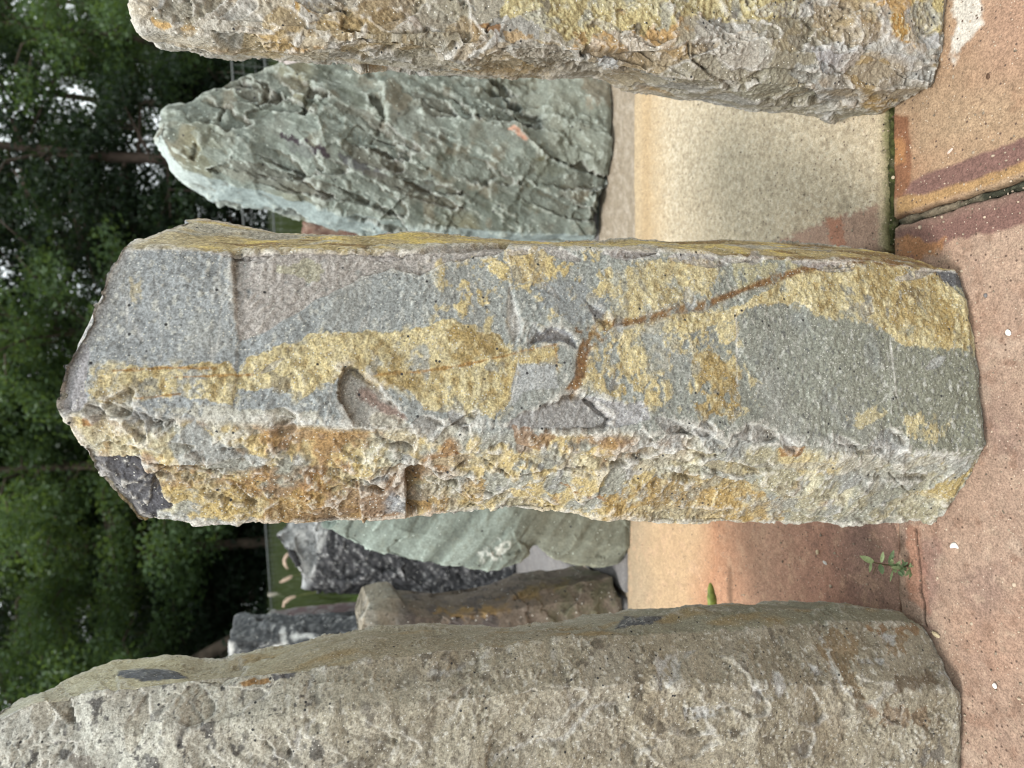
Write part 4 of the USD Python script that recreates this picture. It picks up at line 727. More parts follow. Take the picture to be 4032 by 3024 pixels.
# ================================================================== stones behind
def green_big():
    L = C('E', (178, 895), (195, 960), (240, 1030), (290, 1090), (400, 1180), (580, 1255), (900, 1330), (1300, 1430), (1450, 1460)) + C('S', (1700, 945), (2329, 962))
    E1 = C('E', (184, 862), (215, 850), (270, 960), (350, 1060), (480, 1110), (700, 1165), (1000, 1240), (1300, 1310), (1600, 1370), (2100, 1430)) + C('S', (1950, 925), (2340, 930))
    M0 = C('S', (622, 530), (760, 640), (1200, 720), (1800, 780), (2385, 800)); M1 = C('S', (630, 510), (800, 560), (1300, 560), (2000, 600), (2408, 620)); M2 = C('S', (645, 490), (800, 460), (1300, 400), (2000, 420), (2411, 400))
    R = C('S', (650, 488), (668, 456), (703, 424), (766, 408), (804, 373), (880, 342), (943, 301), (1044, 269), (1101, 253), (1184, 231), (1400, 180), (1800, 140), (2411, 110))
    yb = ground(2411, 500, -0.015)[1]; yl_ = ground(2335, 950, -0.015)[1]
    rl = ridge(L, yl_ + 0.03, yl_ + 0.12); e1 = ridge(E1, yl_ - 0.06, yb + 0.13); m0 = ridge(M0, ground(2385, 800, -0.015)[1], yb + 0.10); m1 = ridge(M1, yb, yb + 0.09); m2 = ridge(M2, yb, yb + 0.1); rr = ridge(R, yb + 0.05, yb + 0.14)
    b1 = shifted(rr, -0.03, 0.22, -0.03); b2 = shifted(rl, 0.05, 0.16, -0.02)
    st = Stone([rl, e1, m0, m1, m2, rr, b1, b2], [28, 50, 50, 60, 70, 20, 20, 20], 430, cap=6, soft=1.2, softv=2, zbase=-0.015, arc=0.5, seed=21, bulge=0.0)
    fol = np.array([[0.36, 0, 0.93]])   # foliation runs down to the right... in the stone's own plane
    G = st.G; ax = np.array([-0.40, 0.05, -0.9]); ax /= np.linalg.norm(ax); u = G @ ax; w = G - u[..., None] * ax
    Q = w + ax * (u * 0.16)[..., None]
    f1, f2, f3 = nz(Q, 14, 5, 4), nz(Q, 34, 6, 4), nz(Q, 100, 7, 3)
    n1, n2, n3 = st.noise(7, 1, 4), st.noise(22, 2, 4), st.noise(70, 3, 4)
    c1, v1 = st.cells(0.16, 0.008, 0.13, 5, (1.2, 1, 0.7), 0.9); c2, v2 = st.cells(0.06, 0.0025, 0.16, 9, (1.2, 1, 0.7), 0.9)
    c1 = 0.45 * c1; c2 = 0.22 * c2
    st.d += c1 + c2 + (0.006 * f1 + 0.0016 * f2) * sstep(-0.6, 0.4, n1) + 0.001 * f3 + 0.018 * n1 + 0.0035 * n2 * sstep(0.0, 0.6, n1) + 0.001 * n3 + 0.010 * ter(1.3 * nz(Q, 5, 15, 5) + 0.06 * n3) + 0.007 * ter(1.2 * st.noise(4.5, 16, 5) + 0.06 * n3)
    col = mixc(np.zeros(G.shape) + np.array((0.13, 0.15, 0.13)), sstep(-0.5, 0.6, f1), (0.17, 0.19, 0.165)); col = mixc(col, 0.7 * sstep(0.1, 0.6, f2) * sstep(-0.5, 0.4, n1), (0.25, 0.285, 0.25)); col = mixc(col, 0.7 * sstep(0.0, 0.5, -f2 + 0.3 * n2), (0.085, 0.095, 0.073)); col = mixc(col, 0.45 * sstep(0.25, 0.6, f3) * sstep(-0.3, 0.5, n2), (0.28, 0.32, 0.285)); col = mixc(col, 0.75 * sstep(0.1, 0.6, st.noise(6, 18, 4) + 0.3 * f2), (0.115, 0.11, 0.09)); col = mixc(col, 0.5 * sstep(0.2, 0.6, -f3), (0.09, 0.095, 0.08))
    col = mixc(col, 0.7 * sstep(0.0, 0.6, n2 + 0.4 * n1), (0.15, 0.135, 0.10)); col = mixc(col, 0.65 * sstep(0.2, 0.6, st.noise(4, 17, 4)), (0.20, 0.19, 0.125)); col = mixc(col, 0.6 * sstep(0.45, 0.7, f3 + 0.4 * n3), (0.38, 0.41, 0.37)); col = mixc(col, 0.35 * (v1 > 0.6), (0.23, 0.265, 0.24))
    yy = st.uv[..., 1]; xx = st.uv[..., 0]
    lf = sstep(-6, 6, yy - np.interp(xx, [613, 636, 671, 722, 804, 943, 1133, 1323, 1513, 1829, 2340], [520, 532, 608, 671, 703, 737, 785, 829, 867, 905, 930]) + 8 * n3) * st.vis
    col = mixc(col, lf, mixc(np.zeros(G.shape) + np.array((0.24, 0.285, 0.28)), sstep(900, 700, xx), (0.36, 0.405, 0.39))); st.d -= lf * (c1 + c2 + 0.004 * f1) * 0.85  # left face coloured paler and bluer, palest towards the tip
    for q, cc, a in (([(960, 840), (1100, 880), (1290, 960), (1240, 990), (1050, 960)], (0.045, 0.036, 0.042), 1.0), ([(1310, 960), (1450, 1010), (1650, 1090), (1600, 1130), (1400, 1060)], (0.075, 0.075, 0.08), 0.85), ([(1700, 1130), (1900, 1150), (1920, 1200), (1760, 1180)], (0.085, 0.08, 0.08), 0.8)):
        col = mixc(col, a * st.mask(C('E', *q), 6, 18, n3), cc)
    m = st.wedge(C('F', (540, 510), (620, 560), (700, 700), (760, 880), (800, 930), (950, 1040), (1100, 1100), (1340, 1180), (1360, 500), (900, 480)), C('F', (1200, 600))[0], C('F', (760, 880))[0], 0.030, 4, 6, n3); col = mixc(col, 0.7 * m, (0.205, 0.22, 0.185))
    for q, a, b, dep in (([(1150, 480), (1240, 470), (1110, 730), (1080, 720)], (1240, 560), (1090, 640), 0.02), ([(800, 650), (900, 490), (860, 620), (810, 670)], (900, 540), (820, 640), 0.02), ([(1500, 590), (1580, 600), (1620, 800), (1520, 870), (1590, 740)], (1640, 760), (1560, 700), 0.02), ([(590, 620), (615, 610), (600, 690), (575, 740)], (620, 640), (580, 680), 0.015), ([(430, 900), (460, 930), (410, 1000), (380, 990)], (470, 960), (410, 950), 0.012), ([(500, 1060), (640, 1000), (700, 930), (680, 1000), (560, 1100)], (700, 1010), (520, 1060), 0.015)):
        st.wedge(C('E', *q), C('E', a)[0], C('E', b)[0], dep, 3, 6, n3)
    col = mixc(col, 0.9 * st.mask(C('F', (660, 860), (690, 840), (740, 880), (790, 920), (770, 940), (720, 910)), 3, 5, n3), (0.45, 0.26, 0.19))
    col = mixc(col, 0.7 * st.mask(C('F', (830, 1040), (900, 1020), (960, 1080), (1080, 1090), (1000, 1140), (850, 1150)), 8, 14, n3), (0.065, 0.06, 0.025))
    col = mixc(col, 0.6 * st.mask(C('F', (1130, 540), (1345, 520), (1345, 700), (1180, 690)), 8, 18, n3), (0.2, 0.165, 0.12))
    rng = np.random.default_rng(37)
    for t in range(34):
        col = st.chip((rng.uniform(700, 2350), rng.uniform(240, 880)), rng.uniform(90, 260), rng.uniform(25, 60), rng.normal(0.35, 0.15), rng.uniform(0.008, 0.022), col, [(0.14, 0.158, 0.138), (0.21, 0.24, 0.215), (0.105, 0.1, 0.08)][t % 3], 0.6, 0.35)
    st.d -= np.quantile(st.d[st.vis], 0.5)
    m = st.scoop(C('F', (1230, 1250), (1340, 1190), (1430, 1280), (1430, 1590), (1240, 1590), (1200, 1400)), 0.06, 60, 8, n3)
    sc = st.scuff(4.0); col = mixc(col, 0.55 * sstep(0.0012, 0.004, sc) * sstep(-0.3, 0.4, n3), (0.42, 0.46, 0.42)); col = mixc(col, 0.5 * sstep(0.0015, 0.005, -sc), (0.075, 0.06, 0.035))
    st.crust = 0.3 + 0 * n1
    tag(st.build('standing_stone', M_GREEN, col), 'large pointed green slate stone with a pale left edge', 'standing stone')
green_big()

def simple_stone(traces, counts, rows, seed, colf, label, *pos, rough=1.0, **kw):
    return simple_stone_(traces, counts, rows, seed, colf, label, rough, *pos, **kw)
def simple_stone_(traces, counts, rows, seed, colf, label, rough, cellsz=0.1, amp=0.008, mat=M_BG, zb=0.0, category='standing stone', cap=8, soft=1.0, feat=None):
    st = Stone(traces, counts, rows, cap=cap, soft=soft, softv=1.5, zbase=zb, arc=0.4, seed=seed, bulge=0.004)
    n1, n2, n3 = st.noise(7, 1, 4), st.noise(22, 2, 4), st.noise(70, 3, 4)
    c1, v1 = st.cells(cellsz, amp, 0.14, 5, warp=0.9); c2, v2 = st.cells(cellsz * 0.4, amp * 0.45, 0.18, 9, warp=0.9)
    st.d += c1 + rough * (0.6 * c2 + 0.003 * n1 + 0.0016 * n2 + 0.0012 * n3) + 0.25 * amp * ter(1.5 * st.noise(5, 15, 5))
    ck = 0 * n1
    st.d -= np.quantile(st.d, 0.72)
    col = colf(st, n1, n2, n3, v1, v2); col = mixc(col, 0.7 * ck, col * 0.3); col = col * (1 + 0.15 * n3)[..., None]
    if feat: col = feat(st, col, n3)
    sc = st.scuff(3.0); col = mixc(col, 0.4 * sstep(0.0012, 0.004, sc), np.minimum(0.6, col * 1.9)); col = mixc(col, 0.5 * sstep(0.0015, 0.005, -sc), col * 0.4)
    st.crust = 0.3 + 0 * n1
    tag(st.build('standing_stone', mat, col), label, category)

def solid(c): return lambda st: np.zeros(st.G.shape) + np.array(c)
def c_green2(st, n1, n2, n3, v1, v2):
    q = st.G @ np.array([0.5, 0, 0.86]); f = nz(np.stack([q, 0.2 * st.G[..., 1], st.G[..., 0] * 0.15], -1), 34, 4, 5); st.d += 0.004 * f + 0.006 * ter(1.2 * nz(np.stack([q, 0 * q, st.G[..., 0] * 0.3], -1), 9, 6, 4))
    col = mixc(solid((0.175, 0.205, 0.18))(st), sstep(-0.2, 0.5, f), (0.26, 0.305, 0.275)); col = mixc(col, 0.6 * sstep(0.1, 0.6, -f), (0.105, 0.12, 0.105)); col = mixc(col, 0.6 * sstep(0.2, 0.6, n3), (0.14, 0.155, 0.13)); col = mixc(col, 0.75 * sstep(1950, 2150, st.uv[..., 0]), (0.13, 0.125, 0.09))
    return mixc(col, 0.8 * st.mask(C('I', (1330, 340), (1440, 270), (1500, 300), (1450, 380), (1340, 390)), 10, 20, n3) * sstep(-0.2, 0.3, n3), (0.55, 0.57, 0.53))
def c_black(st, n1, n2, n3, v1, v2):
    col = mixc(solid((0.05, 0.05, 0.054))(st), sstep(-0.2, 0.6, n3), (0.105, 0.103, 0.105)); col = mixc(col, 0.7 * sstep(0.5, 0.8, n3 + 0.5 * st.noise(150, 8, 2)), (0.33, 0.33, 0.33))
    top = sstep(12, -12, st.uv[..., 0] - np.interp(st.uv[..., 1], [2063, 2170, 2320], [1300, 1260, 1215]) + 10 * n3) * st.vis
    col = mixc(col, top, mixc(solid((0.26, 0.265, 0.265))(st), sstep(0, 0.5, n2), (0.44, 0.44, 0.43))); return col
def c_brown(st, n1, n2, n3, v1, v2):
    x = st.uv[..., 0]; col = mixc(solid((0.165, 0.135, 0.11))(st), sstep(-0.2, 0.5, n2), (0.10, 0.085, 0.08)); col = mixc(col, 0.8 * sstep(1640, 1480, x), mixc(solid((0.25, 0.22, 0.17))(st), sstep(0, 0.5, n2), (0.35, 0.33, 0.28)))
    col = mixc(col, 0.85 * st.mask(C('K', (640, 440), (900, 470), (1150, 380), (1300, 290), (1480, 270), (1450, 330), (1250, 420), (1000, 520), (760, 520)), 12, 25, n3) * sstep(-0.4, 0.3, n2), (0.27, 0.18, 0.08)); col = mixc(col, 0.7 * sstep(2000, 2200, x) * sstep(-0.4, 0.4, n2), (0.14, 0.135, 0.085))
    return mixc(col, 0.7 * sstep(0.45, 0.7, n3), (0.045, 0.04, 0.035))
def c_purple(st, n1, n2, n3, v1, v2):
    col = mixc(solid((0.10, 0.07, 0.072))(st), sstep(-0.3, 0.5, n2), (0.135, 0.12, 0.12)); edge = sstep(1110, 1060, st.uv[..., 0] + 30 * n2); return mixc(col, 0.8 * edge, (0.21, 0.22, 0.21))
def c_vein(st, n1, n2, n3, v1, v2):
    col = mixc(solid((0.055, 0.058, 0.062))(st), sstep(-0.2, 0.6, n3), (0.12, 0.123, 0.125)); v = np.abs(st.noise(9, 14, 4)); col = mixc(col, 0.7 * sstep(0.045, 0.01, v), (0.45, 0.45, 0.44))
    for q in (C('H', (1400, 830), (1440, 860), (1420, 990)), C('H', (1760, 780), (1770, 860), (1560, 940)), C('H', (1830, 800), (1930, 790), (1960, 840))): col = mixc(col, 0.9 * st.stroke(q, 22, 8, 10, n3), (0.62, 0.62, 0.6))
    return col

# second green stone, half hidden behind the middle stone
yg = ground(2470, 2170)[1]
Rg = C('S', (1120, 1900), (1180, 1990), (1264, 2067), (1321, 2103), (1386, 2144), (1475, 2189), (1614, 2221), (1776, 2242), (1939, 2254), (1996, 2242), (2021, 2225), (2080, 2200), (2094, 2165), (2110, 2150), (2183, 2213), (2387, 2221), (2448, 2219))
gl = ridge(Rg, ground(2448, 2219)[1], ground(2448, 2219)[1] + 0.05)
gm = ridge(C('S', (1115, 1880), (1290, 2010), (1550, 2100), (1900, 2130), (2080, 2110), (2200, 2120), (2476, 2160)), yg - 0.02, yg + 0.03); gr = ridge(C('S', (1110, 1850), (1500, 1850), (2000, 1830), (2500, 1840)), ground(2500, 1840)[1], ground(2500, 1840)[1] + 0.03); gx = ridge(C('S', (1130, 1820), (1600, 1640), (2480, 1560)), yg + 0.02, yg + 0.05)
simple_stone([gl, gm, gr, gx, shifted(gx, 0.02, 0.2), shifted(gl, 0.05, 0.2)], [36, 60, 40, 16, 16, 16], 300, 31, c_green2, 'green slate stone half hidden behind the middle stone, beside the black one', 0.2, 0.005, M_GREEN, rough=0.45)
# black stone with a pale frosted top
yk = ground(2037, 2250, -0.003)[1]
kl = ridge(C('S', (1205, 2312), (1223, 2323), (1370, 2343), (1451, 2364), (1700, 2400), (2035, 2440)), yk + 0.08, yk + 0.1); kf = ridge(C('S', (1150, 2170), (1190, 2258), (1240, 2300), (1400, 2300), (2037, 2330)), yk, yk + 0.02); kt = ridge(C('S', (1097, 2103), (1101, 2136), (1250, 2170), (1600, 2180), (2040, 2180)), yk, yk + 0.04); kr = ridge(C('S', (1125, 2063), (1140, 2050), (1500, 2040), (2040, 2030)), yk + 0.05, yk + 0.08)
simple_stone([kl, kf, kt, kr, shifted(kr, 0.0, 0.35), shifted(kl, 0.0, 0.3)], [20, 40, 40, 30, 20, 20], 260, 37, c_black, 'black glittering stone with a frosted pale top', 0.09, 0.009, M_BG, -0.003)
# brown stone leaning low
yb_ = ground(2460, 2429)[1]
br = ridge(C('S', (1451, 2380), (1532, 2353), (1573, 2356), (1601, 2390), (1671, 2395), (1776, 2405), (1898, 2385), (2021, 2358), (2134, 2312), (2232, 2298), (2346, 2278), (2419, 2265), (2440, 2310)), ground(2440, 2290)[1] + 0.02, yb_ + 0.08); bf = ridge(C('S', (1440, 2400), (1600, 2420), (1900, 2420), (2200, 2370), (2452, 2350)), ground(2452, 2350)[1], yb_ + 0.04); bl = ridge(C('S', (1418, 2480), (1700, 2500), (2100, 2480), (2464, 2429)), yb_, yb_ + 0.02); bl2 = ridge(C('S', (1412, 2580), (1900, 2640), (2465, 2620)), yb_, yb_ + 0.02)
simple_stone([br, bf, bl, bl2, shifted(bl2, 0.05, 0.22), shifted(br, -0.02, 0.25)], [40, 50, 50, 30, 16, 16], 260, 41, c_brown, 'low brown stone with an ochre edge, peeping out behind the pale grey stone', 0.11, 0.0035, rough=1.0)
# purple slab and veined stone further back
yp = 3.3
pr = ridge(C('S', (1069, 2440), (1171, 2425), (1346, 2410), (1480, 2400), (1760, 2390)), yp, yp + 0.05); pm = ridge(C('S', (1045, 2419), (1200, 2420), (1760, 2420)), yp - 0.02, yp + 0.04); pl = ridge(C('S', (1012, 2458), (1200, 2490), (1760, 2490)), yp - 0.02, yp + 0.03); pl2 = ridge(C('S', (1002, 2510), (1200, 2640), (1760, 2640)), yp + 0.03, yp + 0.06)
simple_stone([pr, pm, pl, pl2, shifted(pl2, 0, 0.16), shifted(pr, 0, 0.16)], [20, 30, 24, 14, 12, 20], 150, 43, c_purple, 'purplish grey slab between the veined and the frosted stone', 0.15, 0.003, M_BG, -0.003)
yv = 2.75
vr = ridge(C('S', (902, 2506), (914, 2502), (1109, 2490), (1207, 2494), (1410, 2470), (2040, 2450)), yv, yv + 0.03); vm = ridge(C('S', (893, 2520), (1200, 2530), (2045, 2500)), yv - 0.03, yv); vl = ridge(C('S', (900, 2680), (2045, 2700)), yv - 0.03, yv)
simple_stone([vr, vm, vl, shifted(vl, 0, 0.25), shifted(vr, 0, 0.25)], [24, 50, 14, 12, 20], 200, 47, c_vein, 'dark stone with thick white quartz veins on its top', 0.12, 0.007, M_BG, -0.003)
# far ones seen in the right-hand gaps
yq = 4.3
q1 = ridge(C('S', (1185, 868), (1330, 868), (1700, 862)), yq, yq + 0.02); q2 = ridge(C('S', (1196, 890), (1400, 900), (1700, 905)), yq - 0.05, yq); q3 = ridge(C('S', (1200, 940), (1700, 1000)), yq, yq)
simple_stone([q1, q2, q3, shifted(q3, 0, 0.3), shifted(q1, 0, 0.3)], [12, 14, 12, 8, 10], 60, 51, lambda st, n1, n2, n3, v1, v2: mixc(solid((0.12, 0.066, 0.05))(st), sstep(-0.2, 0.5, n2), (0.19, 0.13, 0.1)), 'reddish brown stone far back on the lawn edge, between green slate and middle stone', 0.2, 0.006, M_BG, float(q1[0, 2]))
yq = 3.2
q1 = ridge(C('S', (1095, 262), (1200, 275), (1850, 280)), yq, yq + 0.02); q2 = ridge(C('S', (1078, 225), (1300, 210), (1850, 200)), yq - 0.05, yq); q3 = ridge(C('S', (1100, 150), (1850, 100)), yq, yq)
simple_stone([q1, q2, q3, shifted(q3, 0, 0.3), shifted(q1, 0, 0.3)], [14, 14, 12, 8, 10], 80, 53, lambda st, n1, n2, n3, v1, v2: mixc(solid((0.36, 0.30, 0.285))(st), sstep(-0.2, 0.5, n2), (0.45, 0.40, 0.38)), 'pale pinkish stone top peeping over the right shoulder of the green slate', 0.15, 0.006, M_BG, -0.003)

# ================================================================== joints: moss
def ridge_strip(name, p0, p1, width, height, seed, color, label, zbase=-0.012):
    """a lumpy strip of moss filling a joint"""
    L = np.linalg.norm(np.subtract(p1, p0)); nu, nv = max(12, int(L / 0.0022)), 12
    d = (np.asarray(p1) - p0) / L; nr = np.array([-d[1], d[0], 0])
    u, v = np.meshgrid(np.linspace(0, 1, nu), np.linspace(-1, 1, nv), indexing='ij')
    P = np.asarray(p0) + d * (u * L)[..., None]; w = width * (0.75 + 0.45 * nz(P, 25, seed, 3) + 0.25 * nz(P, 90, seed + 1, 2)); P = P + nr * (v * w * 0.5)[..., None]
    P[..., 2] = zbase + height * np.sqrt(np.maximum(0, 1 - v * v)) * (0.8 + 0.5 * nz(P, 90, seed + 2, 3)) + 0.0016 * nz(P, 380, seed + 4, 2)
    col = mixc(np.zeros(P.shape) + np.array(color), sstep(-0.2, 0.6, nz(P, 140, seed + 6, 3)), np.array(color) * 2.1); col = mixc(col, 0.85 * sstep(0.1, 0.5, nz(P, 22, seed + 8, 4)), (0.19, 0.155, 0.11))
    H, M = u.shape; i = np.arange(H - 1)[:, None] * M + np.arange(M - 1)[None]
    F = np.concatenate([np.stack([i, i + M, i + M + 1], -1).reshape(-1, 3), np.stack([i, i + M + 1, i + 1], -1).reshape(-1, 3)])
    if np.cross(P[1, 0] - P[0, 0], P[0, 1] - P[0, 0])[2] < 0: F = F[:, ::-1]
    tag(add_mesh(name, P.reshape(-1, 3), F, M_SLAB, None, col=col.reshape(-1, 3), attrs={'crust': np.full(H * M, 1.2)}), label, 'moss', kind='stuff')
g0 = lambda x, y: np.array([x, y, 0.0])
ridge_strip('moss', g0(xb + 0.01, yj + 0.004), g0(0.62, yj + 0.004), 0.020, 0.010, 3, (0.034, 0.038, 0.012), 'green moss in the straight joint between beige and tan slab')
ridge_strip('moss', g0(*along(yn + 0.02, 0)), g0(*along(yj - 0.01, 0)), 0.017, 0.008, 7, (0.035, 0.036, 0.024), 'dark crusted moss in the slanting joint of the front paving')
ridge_strip('moss', g0(-0.62, yl - 0.002), g0(xb - 0.03, yl + 0.002), 0.008, 0.008, 9, (0.05, 0.045, 0.03), 'grey dirt and moss in the joint behind the cracked reddish slab')

# ================================================================== small things on the paving
M_WHITE = plain('white_shell', (0.72, 0.7, 0.66), 0.6, 0.12, 300); M_GRIT = plain('grit', (0.5, 0.42, 0.3), 0.8, 0.3, 300)
def pebble(px, py, L, W, H, ang, mat, label, cat='pebble', seed=0, crescent=False):
    import trimesh
    s = trimesh.creation.icosphere(subdivisions=3); v = np.array(s.vertices)
    v *= (1 + 0.18 * nz(v, 1.3, seed, 3))[:, None]; v *= np.array([L / 2, W / 2, H / 2])
    if crescent: v[:, 1] += 0.9 * (v[:, 0] ** 2) / L; v[:, 2] *= 0.8
    a = math.radians(ang); v = v @ np.array([[math.cos(a), math.sin(a), 0], [-math.sin(a), math.cos(a), 0], [0, 0, 1]])
    c = ground(px, py); v = v + [c[0], c[1], 0]; v[:, 2] -= v[:, 2].min() - 0.0006
    tag(add_mesh('pebble' if cat == 'pebble' else cat.replace(' ', '_'), v, s.faces, mat), label, cat)
pebble(3762, 2146, 0.013, 0.007, 0.005, 100, M_WHITE, 'white half-moon chip on the pinkish slab left of the middle stone', 'shell', 1, True)
pebble(3693, 2498, 0.012, 0.006, 0.006, 70, plain('cream_grit', (0.55, 0.46, 0.3), 0.7, 0.3, 300), 'cream pebble lying against the foot of the pale grey stone', 'pebble', 2)
pebble(3922, 2700, 0.007, 0.006, 0.004, 20, M_WHITE, 'lone white pebble in front of the pale grey stone', 'pebble', 3)
pebble(3224, 2174, 0.0075, 0.0065, 0.005, 0, plain('yellow_grit', (0.62, 0.5, 0.33), 0.7, 0.15, 300), 'round yellowish grain behind the sprouting weed', 'pebble', 4)
pebble(3254, 2215, 0.009, 0.0045, 0.005, 60, M_WHITE, 'white oblong grain behind the sprouting weed', 'pebble', 5)
pebble(3977, 1310, 0.009, 0.007, 0.005, 30, M_WHITE, 'white pebble in front of the middle stone', 'pebble', 6)
pebble(3886, 1164, 0.006, 0.005, 0.004, 0, plain('grey_grit', (0.15, 0.14, 0.14), 0.8, 0.2, 300), 'dark grey pebble beside the right foot of the middle stone', 'pebble', 7)
pebble(3895, 302, 0.009, 0.005, 0.003, 10, plain('brown_bud', (0.09, 0.05, 0.03), 0.7, 0.2, 300), 'dark brown bud scale on the tan slab by the rusty stone', 'bud scale', 8)
pebble(3745, 595, 0.010, 0.004, 0.003, 120, plain('pink_chip', (0.55, 0.42, 0.36), 0.8, 0.2, 300), 'pinkish stone chip on the tan slab above the purple band', 'stone chip', 9)
pebble(3522, 700, 0.005, 0.005, 0.004, 0, M_GRIT, 'yellow grain on the edge of the mossy joint', 'pebble', 10)
pebble(3660, 2056, 0.0, 0.0, 0.0, 0, M_GRIT, 'x', 'pebble', 11) if False else None
rngp = np.random.default_rng(5)
def grit():
    """fine crumbs and sparkling grains scattered on the slabs: nobody could count them"""
    import trimesh
    b = trimesh.creation.icosphere(subdivisions=1); V, F, n = [], [], 0
    for k in range(2600):
        px, py = rngp.uniform(2500, 4032), rngp.uniform(0, 3024); c = ground(px, py)
        s = abs(rngp.normal(0, 1)) * 0.0007 + 0.0004; v = b.vertices * s * rngp.uniform(0.6, 1.3, 3) + [c[0], c[1], s * 0.4]
        V.append(v); F.append(b.faces + n); n += len(v)
    tag(add_mesh('grit', np.vstack(V), np.vstack(F), plain('grit_grains', (0.3, 0.24, 0.18), 0.8, 0.85, 60)), 'loose crumbs and grains on the slabs', 'grit', kind='stuff')
grit()

def tube(pts, r0, r1, n=7):
    pts = np.asarray(pts, float); T = np.gradient(pts, axis=0); T /= np.linalg.norm(T, axis=1, keepdims=True)
    ref = np.array([0, 0, 1.0]) if abs(T[0, 2]) < 0.9 else np.array([1.0, 0, 0])
    V = []
    rr = np.linspace(r0, r1, len(pts)) if np.ndim(r0) == 0 else np.asarray(r0)
    for p, t, r in zip(pts, T, rr):
        a = np.cross(t, ref); a /= np.linalg.norm(a); b = np.cross(t, a)
        th = np.linspace(0, 2 * np.pi, n, endpoint=False); V.append(p + r * (np.cos(th)[:, None] * a + np.sin(th)[:, None] * b))
    V = np.vstack(V); F = []
    for i in range(len(pts) - 1):
        for j in range(n):
            a, b, c, d = i * n + j, i * n + (j + 1) % n, (i + 1) * n + (j + 1) % n, (i + 1) * n + j; F += [[a, c, b], [a, d, c]]
    e0, e1 = len(V), len(V) + 1; V = np.vstack([V, pts[:1], pts[-1:]]); o = (len(pts) - 1) * n
    for j in range(n): F += [[e0, j, (j + 1) % n], [e1, o + (j + 1) % n, o + j]]
    return V, np.array(F)

def leaf_blade(p, d, up, L, W, curl=0.3, n=7, m=5):
    d = np.asarray(d, float) / np.linalg.norm(d); up = np.asarray(up, float); s = np.cross(d, up); s /= np.linalg.norm(s); up = np.cross(s, d)
    t, k = np.meshgrid(np.linspace(0, 1, n), np.linspace(-1, 1, m), indexing='ij'); w = W / 2 * np.sin(np.pi * np.clip(t * 0.93 + 0.06, 0, 1)) ** 0.7
    P = np.asarray(p) + d * (t * L)[..., None] + s * (k * w)[..., None] + up * (curl * L * (-(t ** 2) * 0.6) + 0.25 * np.abs(k) * w)[..., None]
    i = np.arange(n - 1)[:, None] * m + np.arange(m - 1)[None]
    return P.reshape(-1, 3), np.concatenate([np.stack([i, i + m, i + m + 1], -1).reshape(-1, 3), np.stack([i, i + m + 1, i + 1], -1).reshape(-1, 3)])

def weed():
    base = ground(3580, 2228); w = xform('weed_sprig', None, base)
    tag(w, 'small grey-green weed sprouting from the joint behind the cracked slab', 'weed')
    ms = plain('weed_stem', (0.07, 0.05, 0.025), 0.7); ml = plain('weed_leaf', (0.24, 0.3, 0.16), 0.6, 0.35, 200, trans=(0.18, 0.26, 0.08)); md = plain('weed_leaf_dark', (0.11, 0.16, 0.08), 0.6, 0.3, 200, trans=(0.06, 0.1, 0.03))
    def loc(px, py, up): q = ground(px, py) ; r = ray(px, py); y = base[1] + 0.004 * up; return at(px, py, y) - base
    # the sprig stands up from the joint; points are where it is seen, a little nearer or farther
    st_pts = [np.array([0, 0, -0.004]), loc(3535, 2230, 0), loc(3500, 2226, 1), loc(3465, 2220, 1), loc(3438, 2214, 0)]
    v, f = tube(st_pts, 0.0016, 0.0008); add_mesh('stem', v, f, ms, w)
    for (b, tip, W, mt) in (((3440, 2214), (3392, 2192), 0.0090, ml), ((3470, 2215), (3478, 2175), 0.0055, ml), ((3500, 2218), (3520, 2168), 0.0065, md), ((3430, 2216), (3425, 2252), 0.0045, ml), ((3465, 2222), (3475, 2260), 0.0080, md), ((3510, 2220), (3512, 2204), 0.006, ml), ((3525, 2232), (3545, 2210), 0.005, ml), ((3520, 2235), (3526, 2255), 0.006, ml), ((3545, 2238), (3560, 2265), 0.006, md), ((3560, 2236), (3570, 2240), 0.005, md), ((3515, 2245), (3506, 2290), 0.003, ml), ((3535, 2250), (3555, 2270), 0.005, md), ((3550, 2225), (3575, 2215), 0.005, md)):
        p, q = loc(*b, 0), loc(*tip, -2); L = np.linalg.norm(q - p); v, f = leaf_blade(p, q - p, (0.1, -0.8, 0.5), max(L, 0.006), W, 0.15); add_mesh('leaf', v, f, mt, w)
    rw = np.random.default_rng(4)
    for k in range(9):
        b = (rw.uniform(3520, 3590), rw.uniform(2222, 2250)); an = rw.uniform(0, 6.28); p, q = loc(*b, 0), loc(b[0] + 24 * math.cos(an) - 14, b[1] + 28 * math.sin(an), -3); v, f = leaf_blade(p, q - p, (0.1, -0.8, 0.5), max(np.linalg.norm(q - p), 0.006), rw.uniform(0.003, 0.0055), 0.2); add_mesh('leaf', v, f, (ml, md)[k % 2], w)
    v, f = tube([loc(3450, 2230, 0), loc(3442, 2250, 0), loc(3437, 2262, 0)], 0.0008, 0.0004); add_mesh('stem', v, f, ms, w)
weed()
